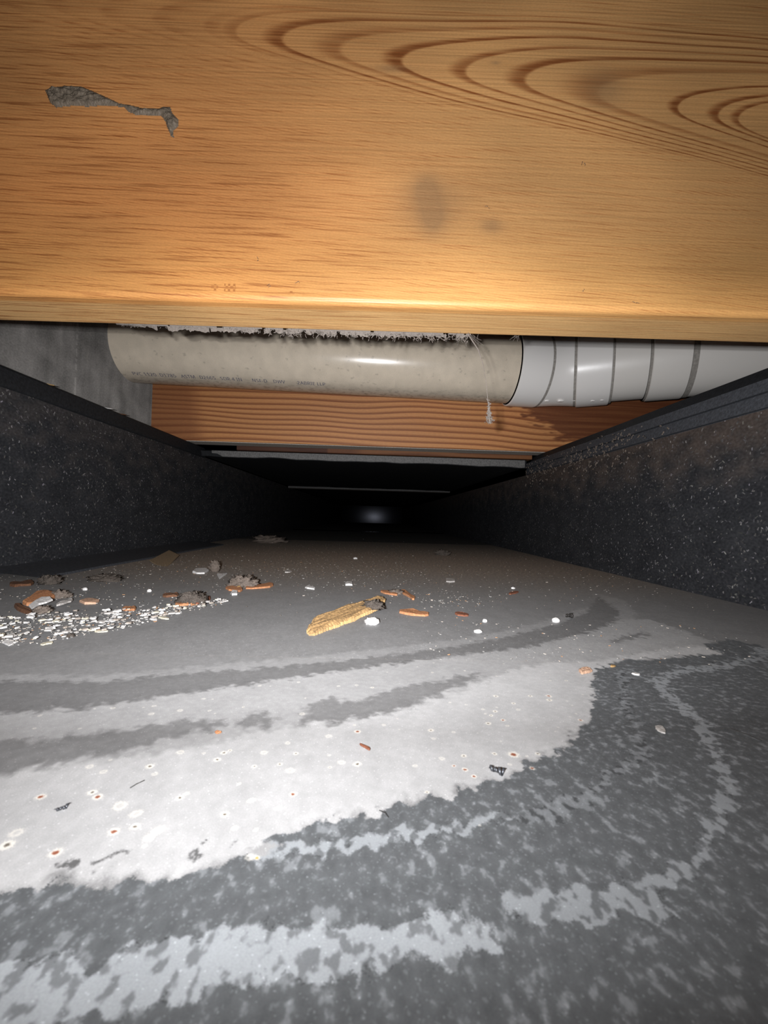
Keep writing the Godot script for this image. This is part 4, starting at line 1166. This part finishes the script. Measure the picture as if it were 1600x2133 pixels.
		["paint_sliver", "long pale sliver at the lower edge of the white flake pile", "paint sliver", "", "cream", 0.5, 0.2, 0, PackedVector2Array([Vector2(-0.1481,0.2110), Vector2(-0.1464,0.2104), Vector2(-0.1447,0.2107), Vector2(-0.1432,0.2110), Vector2(-0.1423,0.2115), Vector2(-0.1420,0.2123), Vector2(-0.1425,0.2131), Vector2(-0.1437,0.2136), Vector2(-0.1450,0.2135), Vector2(-0.1468,0.2135), Vector2(-0.1482,0.2130), Vector2(-0.1489,0.2120)])],
		["paint_sliver", "pale thin sliver sticking out right of the white flake pile", "paint sliver", "", "cream", 0.6, 0.2, 0, PackedVector2Array([Vector2(-0.1313,0.2414), Vector2(-0.1293,0.2402), Vector2(-0.1271,0.2390), Vector2(-0.1252,0.2383), Vector2(-0.1240,0.2383), Vector2(-0.1234,0.2387), Vector2(-0.1244,0.2407), Vector2(-0.1255,0.2414), Vector2(-0.1275,0.2430), Vector2(-0.1294,0.2434), Vector2(-0.1309,0.2433), Vector2(-0.1323,0.2434)])],
		["paint_sliver", "pale splinter along the near edge of the flakes at far left", "paint sliver", "", "cream", 0.5, 0.2, 0, PackedVector2Array([Vector2(-0.1582,0.1893), Vector2(-0.1566,0.1889), Vector2(-0.1563,0.1903), Vector2(-0.1556,0.1912), Vector2(-0.1547,0.1915), Vector2(-0.1552,0.1928), Vector2(-0.1565,0.1943), Vector2(-0.1577,0.1948), Vector2(-0.1580,0.1939), Vector2(-0.1588,0.1930), Vector2(-0.1593,0.1919), Vector2(-0.1593,0.1905)])],
		["paint_flake", "broad white flake at the near left corner of the flake pile", "paint flake", "", "white", 0.6, 0.2, 0, PackedVector2Array([Vector2(-0.1783,0.1915), Vector2(-0.1813,0.1972), Vector2(-0.1765,0.1945), Vector2(-0.1719,0.1919), Vector2(-0.1711,0.1892), Vector2(-0.1710,0.1871)])],
		["wood_crumb", "yellowish crumb lying on the dark stain's left tip", "wood crumb", "", "tan", 0.5, 0.2, 0, PackedVector2Array([Vector2(0.1137,0.1760), Vector2(0.1124,0.1750), Vector2(0.1111,0.1747), Vector2(0.1106,0.1753), Vector2(0.1114,0.1764), Vector2(0.1126,0.1770), Vector2(0.1135,0.1768)])],
		["plaster_chip", "pale chip in the dusty far floor above the orange strip", "plaster chip", "", "pale", 1.0, 0.2, 0, PackedVector2Array([Vector2(-0.0940,0.4503), Vector2(-0.0942,0.4434), Vector2(-0.0962,0.4407), Vector2(-0.0995,0.4404), Vector2(-0.1018,0.4489), Vector2(-0.1036,0.4580), Vector2(-0.1012,0.4632), Vector2(-0.0971,0.4569)])],
	]
	var k := 0
	for p in pieces:
		k += 1
		var mid := Vector2.ZERO
		for q in p[8]:
			mid += Vector2(q.x, -q.y) / p[8].size()
		var o := PackedVector2Array()
		for q in p[8]:
			o.append(Vector2(q.x, -q.y) - mid)
		var n := mesh_node(p[0], slab(o, p[5] * 0.001, 300 + k), M[p[4]]) if k > 1 else mesh_node(p[0], fibrous(o, 0.0035, Vector2(0.6, -1.0).normalized()), fibre_wood())
		n.position = Vector3(mid.x, p[6] * 0.001, mid.y)
		n.rotation_degrees = Vector3(p[7], 0, 0)
		tag(n, p[1], p[2], p[3])
	# pellets and crumbs: label, spot, half width, height over width
	for p in [
		["white pellet of an oval shape, nearest of the four in the middle", Vector2(0.0629,0.2256), 0.00261, 0.44],
		["small pointed white pellet beyond the oval one", Vector2(0.0737,0.2489), 0.00161, 0.90],
		["large round white pellet beside the tiny dark husk", Vector2(0.1222,0.2528), 0.00268, 0.75],
		["tiny white pellet far back on the dusty floor at right", Vector2(0.1374,0.3729), 0.00198, 0.62],
		["chunky white plaster crumb touching the long tan chip", Vector2(0.0005,0.2392), 0.00462, 0.58],
		["small white pellet behind the white flake pile", Vector2(-0.1819,0.3197), 0.00181, 0.90],
		["white pellet near the left wall above the pale chip", Vector2(-0.2338,0.3202), 0.00194, 0.73],
		["small white pellet far back in the dusty middle", Vector2(-0.0278,0.6017), 0.00333, 0.56],
		["white round crumb right of the flake pile", Vector2(-0.1351,0.2523), 0.00160, 0.73],
	]:
		k += 1
		var w: float = p[2]
		var n := mesh_node("plaster_crumb" if p[0].contains("crumb") else "pellet", lump(Vector3(w, w * clampf(p[3], 0.4, 0.8), w * 0.8), 500 + k, 0.25 if w < 0.003 else 0.5), M.white)
		n.position = Vector3(p[1].x, 0.0, -p[1].y)
		tag(n, p[0], "crumb" if p[0].contains("crumb") else "pellet")
	# lint: label, spot, half width, height, lift
	for p in [
		["grey lint clump on the far end of the long tan chip", Vector2(0.0013,0.2673), 0.00767, 0.00668, 0.0060],
		["dark grey lint heap behind the long orange strip", Vector2(-0.1173,0.3514), 0.01367, 0.01141, 0.0000],
		["grey-green lint clump behind the white flakes", Vector2(-0.1300,0.2824), 0.01054, 0.00987, 0.0000],
		["brown-grey lint clump beside the oblong plaster chip", Vector2(-0.1784,0.4395), 0.00652, 0.01427, 0.0000],
		["brown lint clump against the left wall above the flakes", Vector2(-0.2818,0.3439), 0.00963, 0.00859, 0.0000],
		["dark brown lint lump left of the pale flat sliver", Vector2(-0.2301,0.2914), 0.00707, 0.00655, 0.0000],
		["brown lint ridge along the foot of the left wall", Vector2(-0.2492,0.3665), 0.01534, 0.00641, 0.0000],
		["grey lint clump under the curled white flake", Vector2(-0.2077,0.2489), 0.00609, 0.00497, 0.0000],
		["small dark lint crumb at the left edge by the near flakes", Vector2(-0.1838,0.1970), 0.00176, 0.00344, 0.0000],
		["far dust heap at the foot of the left wall", Vector2(-0.2452,0.9082), 0.03792, 0.01814, 0.0000],
		["far dust lump near the right wall", Vector2(0.1279,0.7073), 0.01596, 0.01148, 0.0000],
		["small dark lint behind the pair of orange splinters", Vector2(0.0205,0.3368), 0.00721, 0.00378, 0.0000],
		["small lint crumb at the lower edge of the flakes", Vector2(-0.1544,0.2028), 0.00208, 0.00203, 0.0000],
	]:
		k += 1
		var w: float = p[2]
		var h: float = p[3]
		var o := empty("lint_clump", Vector3(p[1].x, p[4] * 0.5, -p[1].y))
		tag(o, p[0], "lint")
		var m: Material = M.dark_lint if k % 2 else M.lint
		mesh_node("wad", lump(Vector3(w * 0.85, h * 0.52, w * 0.6), 700 + k, 0.9, 16, 26, 2.4), m, o)
		var st := begin()
		for i in 60:
			var a := rng.randf() * TAU
			var q := Vector3(cos(a) * w * rng.randf_range(0.2, 0.95), h * rng.randf_range(0.1, 0.75), sin(a) * w * 0.6 * rng.randf_range(0.2, 0.95))
			var pts := []
			var rad := []
			var dir := Vector3(rng.randfn(), rng.randfn() * 0.6, rng.randfn()).normalized()
			for j in 5:
				pts.append(q)
				rad.append(w * 0.007)
				q += dir * w * 0.07
				q.y = maxf(q.y, 0.0003)
				dir = (dir + Vector3(rng.randfn(), rng.randfn(), rng.randfn()) * 0.8).normalized()
			bar(pts, rad, 4, st)
		mesh_node("fibres", st.commit(), m, o)
	# curled metal shavings and the ribbed husk
	curl("metal_shaving", "curled grey metal shaving on the pale stain near the dark edge", Vector3(0.0338, 0.0, -0.1005), 0.0010, 3.4, 0.0036, -0.5, M.shaving)
	curl("metal_shaving", "tiny dark metal shaving casting a shadow on the pale floor at left", Vector3(-0.0665, 0.0, -0.0868), 0.0005, 2.2, 0.0022, 0.7, M.shaving)
	curl("husk", "tiny dark ribbed husk lying beside the large round pellet", Vector3(0.1368, 0.0, -0.2640), 0.0017, 4.0, 0.0050, 0.1, M.husk)
	# hairs
	hair("hair", "short dark hair lying on the grey floor at the right", [Vector3(0.1155, 0.0004, -0.1235), Vector3(0.1170, 0.0010, -0.1222), Vector3(0.1200, 0.0006, -0.1195), Vector3(0.1216, 0.0003, -0.1168)], 0.00014)
	hair("hair", "short brown hair on the dark edge in front of the metal shaving", [Vector3(0.0030, 0.0003, -0.0872), Vector3(0.0042, 0.0006, -0.0862), Vector3(0.0050, 0.0003, -0.0852)], 0.00009)
	hair("hair", "fine dark hair on the pale floor at the left", [Vector3(-0.0560, 0.0003, -0.0935), Vector3(-0.0552, 0.0004, -0.0948), Vector3(-0.0542, 0.0003, -0.0962)], 0.00008)
	flakes()
	edge_bits()


# a torn chip of wood: a relief over its outline, ridged along the grain, ragged at the rim
func fibrous(outline: PackedVector2Array, thick: float, along: Vector2) -> ArrayMesh:
	var lo := Vector2(9, 9)
	var hi := Vector2(-9, -9)
	for p in outline:
		lo = lo.min(p)
		hi = hi.max(p)
	var cell := 0.0006
	var rim := noise(141, 500.0, 2)
	var ridge := noise(142, 1.0, 2)
	var h := {}
	for j in int((hi.y - lo.y) / cell) + 2:
		for i in int((hi.x - lo.x) / cell) + 2:
			var q := lo + Vector2(i, j) * cell
			if not Geometry2D.is_point_in_polygon(q, outline):
				continue
			var d := 1.0
			for k in outline.size():
				d = minf(d, q.distance_to(Geometry2D.get_closest_point_to_segment(q, outline[k], outline[(k + 1) % outline.size()])))
			d -= 0.0010 * maxf(0.0, rim.get_noise_2dv(q))
			if d < 0.0:
				continue
			var u := q.dot(along)
			var v := q.dot(along.orthogonal())
			h[Vector2i(i, j)] = thick * (0.55 + 0.45 * smoothstep(0.0, 0.0025, d)) * (1.0 + 0.30 * ridge.get_noise_2d(u * 25.0, v * 420.0) + 0.12 * ridge.get_noise_2d(u * 300.0, v * 900.0))
	var st := begin()
	for key in h:
		var ks := [key, key + Vector2i(1, 0), key + Vector2i(1, 1), key + Vector2i(0, 1)]
		var all := true
		for k in ks:
			all = all and h.has(k)
		if not all:
			continue
		var ps := []
		var uv := []
		for k in ks:
			var q := lo + Vector2(k) * cell
			ps.append(Vector3(q.x, h[k], q.y))
			uv.append(Vector2(q.dot(along), q.dot(along.orthogonal())) * 14.0)
		st.set_smooth_group(1)
		quad(st, ps[0], ps[1], ps[2], ps[3], uv[0], uv[1], uv[2], uv[3])
		st.set_smooth_group(-1)
		# walls where a neighbour is missing
		for n in [[Vector2i(0, -1), 0, 1], [Vector2i(1, 0), 1, 2], [Vector2i(0, 1), 2, 3], [Vector2i(-1, 0), 3, 0]]:
			var c: Vector2i = key + n[0]
			if h.has(c) and h.has(c + Vector2i(1, 0)) and h.has(c + Vector2i(0, 1)) and h.has(c + Vector2i(1, 1)):
				continue
			var a: Vector3 = ps[n[1]]
			var b: Vector3 = ps[n[2]]
			quad(st, a, b, Vector3(b.x, 0, b.z), Vector3(a.x, 0, a.z), uv[n[1]], uv[n[2]], uv[n[2]], uv[n[1]])
	return done(st)


func fibre_wood() -> StandardMaterial3D:
	var n := noise(143, 0.02, 3)
	var f := noise(144, 0.2, 2)
	var m := StandardMaterial3D.new()
	m.albedo_texture = textured(paint(256, 256, func(y: int) -> PackedByteArray:
		var out := PackedByteArray()
		out.resize(256 * 3)
		for x in 256:
			var t := 1.0 + n.get_noise_2d(x * 0.5, y * 6.0) * 0.30 + f.get_noise_2d(x * 0.4, y * 2.5) * 0.14
			out[x * 3] = clampi(int(152.0 * t), 0, 255)
			out[x * 3 + 1] = clampi(int(121.0 * t), 0, 255)
			out[x * 3 + 2] = clampi(int(80.0 * t), 0, 255)
		return out))
	m.roughness = 0.85
	return m


func curl(called: String, label: String, at: Vector3, r: float, turns: float, long: float, yaw: float, m: Material):
	var st := begin()
	st.set_smooth_group(1)
	var n := int(turns * 18)
	var prev := []
	for i in n + 1:
		var t := float(i) / n
		var a := t * turns * TAU
		var rr := r * (1.0 - 0.45 * t + 0.15 * sin(t * 9.0))
		var x := (t - 0.5) * long
		var wide := long / turns * 0.62
		var c := [Vector3(x - wide * 0.5, rr * cos(a), rr * sin(a)), Vector3(x + wide * 0.5, rr * 0.93 * cos(a), rr * 0.93 * sin(a)), Vector3(x + wide * 0.5, rr * 0.80 * cos(a), rr * 0.80 * sin(a)), Vector3(x - wide * 0.5, rr * 0.85 * cos(a), rr * 0.85 * sin(a))]
		if prev:
			for k in 4:
				quad(st, prev[k], c[k], c[(k + 1) % 4], prev[(k + 1) % 4])
		prev = c
	var o := mesh_node(called, done(st), m)
	o.position = at + Vector3(0, r * 1.02, 0)
	o.rotation.y = yaw + PI
	tag(o, label, called.replace("_", " "))


func hair(called: String, label: String, pts: Array, r: float):
	var rad := []
	for p in pts:
		rad.append(r)
	var st := begin()
	bar(pts, rad, 6, st)
	var o := mesh_node(called, st.commit(), M.husk)
	tag(o, label, "hair")


func inside_any(q: Vector2, regions: Array) -> bool:
	for g in regions:
		if Geometry2D.is_point_in_polygon(q, g):
			return true
	return false


func flakes():
	var heap := [
		PackedVector2Array([Vector2(-0.1813,0.1845), Vector2(-0.1633,0.1889), Vector2(-0.1399,0.2112), Vector2(-0.1272,0.2340), Vector2(-0.1415,0.2599), Vector2(-0.1599,0.2544), Vector2(-0.1952,0.2452), Vector2(-0.2280,0.2313)]),
		PackedVector2Array([Vector2(-0.1289,0.2371), Vector2(-0.1173,0.2621), Vector2(-0.1040,0.2774), Vector2(-0.1122,0.2990), Vector2(-0.1266,0.2752), Vector2(-0.1473,0.2647)])
	]
	# loose paint flakes of the pile that can be told apart
	var kinds := []
	for i in 6:
		var o := PackedVector2Array()
		for a in 7:
			var t := TAU * a / 7.0 + rng.randf_range(-0.25, 0.25)
			o.append(Vector2(cos(t) * rng.randf_range(0.6, 1.1), sin(t) * rng.randf_range(0.4, 1.0)) * 0.001)
		kinds.append(slab(o, 0.00035, 900 + i))
	var made := 0
	while made < 190:
		var q := Vector2(rng.randf_range(-0.33, -0.08), rng.randf_range(0.19, 0.31))
		if not inside_any(q, heap):
			continue
		var n: MeshInstance3D
		if made < 6:
			n = mesh_node("paint_flake", kinds[made], [M.white, M.pale, M.dim, M.cream, M.pale, M.white][made])
		else:
			n = get_node(NodePath(kind_names[made % 6])).duplicate()
			n.name = numbered("paint_flake")
			add_child(n)
		if made < 6:
			kind_names.append(String(n.name))
		n.position = Vector3(q.x, rng.randf_range(0.0004, 0.0022), -q.y)
		n.rotation = Vector3(rng.randf_range(-0.06, 0.12), rng.randf() * TAU, rng.randf_range(-0.08, 0.08))
		n.scale = Vector3.ONE * (0.8 + 2.0 * pow(rng.randf(), 1.8))
		tag(n, "small white paint flake in the pile at the left of the floor", "paint flake", "white paint flakes in the pile by the left wall")
		made += 1
	# the finest litter: too much and too small to count
	scatter("litter", "fine pale flakes and crumbs littered between the larger debris", 2300, func() -> Array:
		while true:
			var q := Vector2(rng.randf_range(-0.35, 0.30), rng.randf_range(0.18, 1.15))
			var p := 0.0
			if inside_any(q, heap):
				p = 1.0
			elif q.y > 0.30:
				p = 0.07 * exp(-pow((q.y - 0.42) / 0.13, 2.0)) * (1.0 if q.x < 0.06 else 0.35) + 0.006 * exp(-(q.y - 0.3) * 2.2)
			elif q.y > 0.265 and q.x < -0.12:
				p = 0.15
			elif q.x > 0.03 and q.x < 0.22 and q.y < 0.25 and rng.randf() < 0.12:
				return [q, rng.randf_range(0.25, 0.7)]
			p = maxf(p, 0.45 * exp(-pow((q.x - 0.055) / 0.035, 2.0) - pow((q.y - 0.315) / 0.035, 2.0)))
			if rng.randf() < p:
				return [q, rng.randf_range(0.2, 0.75) * (1.0 if rng.randf() < 0.85 else 1.6)]
		return [])
	scatter("lint_litter", "brown and grey dust crumbs strewn over the far floor", 1500, func() -> Array:
		while true:
			var q := Vector2(rng.randf_range(-0.36, 0.30), rng.randf_range(0.24, 1.4))
			var p := exp(-pow((q.y - 0.55) / 0.3, 2.0)) * (1.0 if q.x < 0.05 else 0.5)
			if q.y < 0.36 and q.x > -0.13:
				p *= 0.1
			if rng.randf() < p:
				return [q, rng.randf_range(0.25, 0.7)]
		return [], true)


var kind_names: Array = []


func scatter(called: String, label: String, count: int, pick: Callable, brown := false):
	var o := PackedVector2Array([Vector2(-1.0, -0.3), Vector2(0.1, -0.55), Vector2(1.0, -0.2), Vector2(0.8, 0.35), Vector2(-0.5, 0.5)])
	for i in o.size():
		o[i] *= 0.001
	var mm := MultiMesh.new()
	mm.transform_format = MultiMesh.TRANSFORM_3D
	mm.use_colors = true
	mm.mesh = slab(o, 0.0004, 77) if not brown else lump(Vector3(0.001, 0.0007, 0.001), 78, 0.8, 4, 6)
	mm.instance_count = count
	for i in count:
		var s: Array = pick.call()
		var b := Basis.from_euler(Vector3(rng.randf_range(-0.1, 0.1), rng.randf() * TAU, rng.randf_range(-0.1, 0.1))).scaled(Vector3.ONE * s[1])
		mm.set_instance_transform(i, Transform3D(b, Vector3(s[0].x, 0.0002 if brown else rng.randf_range(0.0002, 0.0009), -s[0].y)))
		var c := Color(0.78, 0.75, 0.70)
		var u := rng.randf()
		if brown:
			c = Color(0.105, 0.09, 0.075) * rng.randf_range(0.6, 1.7) if u < 0.95 else Color(0.20, 0.12, 0.07)
		elif u < 0.25:
			c = Color(0.42, 0.37, 0.32)
		elif u < 0.34:
			c = Color(0.36, 0.20, 0.10)
		else:
			c *= rng.randf_range(0.10, 0.42) if not (s[0].y < 0.31 and s[0].x < -0.07) else rng.randf_range(0.25, 0.85)
		mm.set_instance_color(i, c)
	var n := MultiMeshInstance3D.new()
	n.multimesh = mm
	n.name = numbered(called)
	var m := StandardMaterial3D.new()
	m.vertex_color_use_as_albedo = true
	m.roughness = 0.85
	n.material_override = m
	add_child(n)
	tag(n, label, "litter", "", "stuff")


func edge_bits():
	# crumbs caught on the top edge of the left duct side
	for e in [["paint_flake", "bright white flake caught on the top edge of the left duct side", -0.530, 0.0065, "white"], ["wood_sliver", "pale splinter caught on the top edge of the left duct side", -0.437, 0.0042, "tan"], ["wood_sliver", "dark twist of fibre beside the flake on the left duct edge", -0.560, 0.0060, "brown"]]:
		var l: float = e[3]
		var o := mesh_node(e[0], slab(PackedVector2Array([Vector2(-l, -0.0008), Vector2(0, -0.0017), Vector2(l, -0.0004), Vector2(l * 0.5, 0.0011), Vector2(-l * 0.6, 0.0012)]), 0.0012, 55), M[e[4]])
		o.position = Vector3(WALL_L - 0.002, 0.2032, e[2])
		o.rotation = Vector3(0.1, 1.3, 0.15)
		tag(o, e[1], e[0].replace("_", " "))
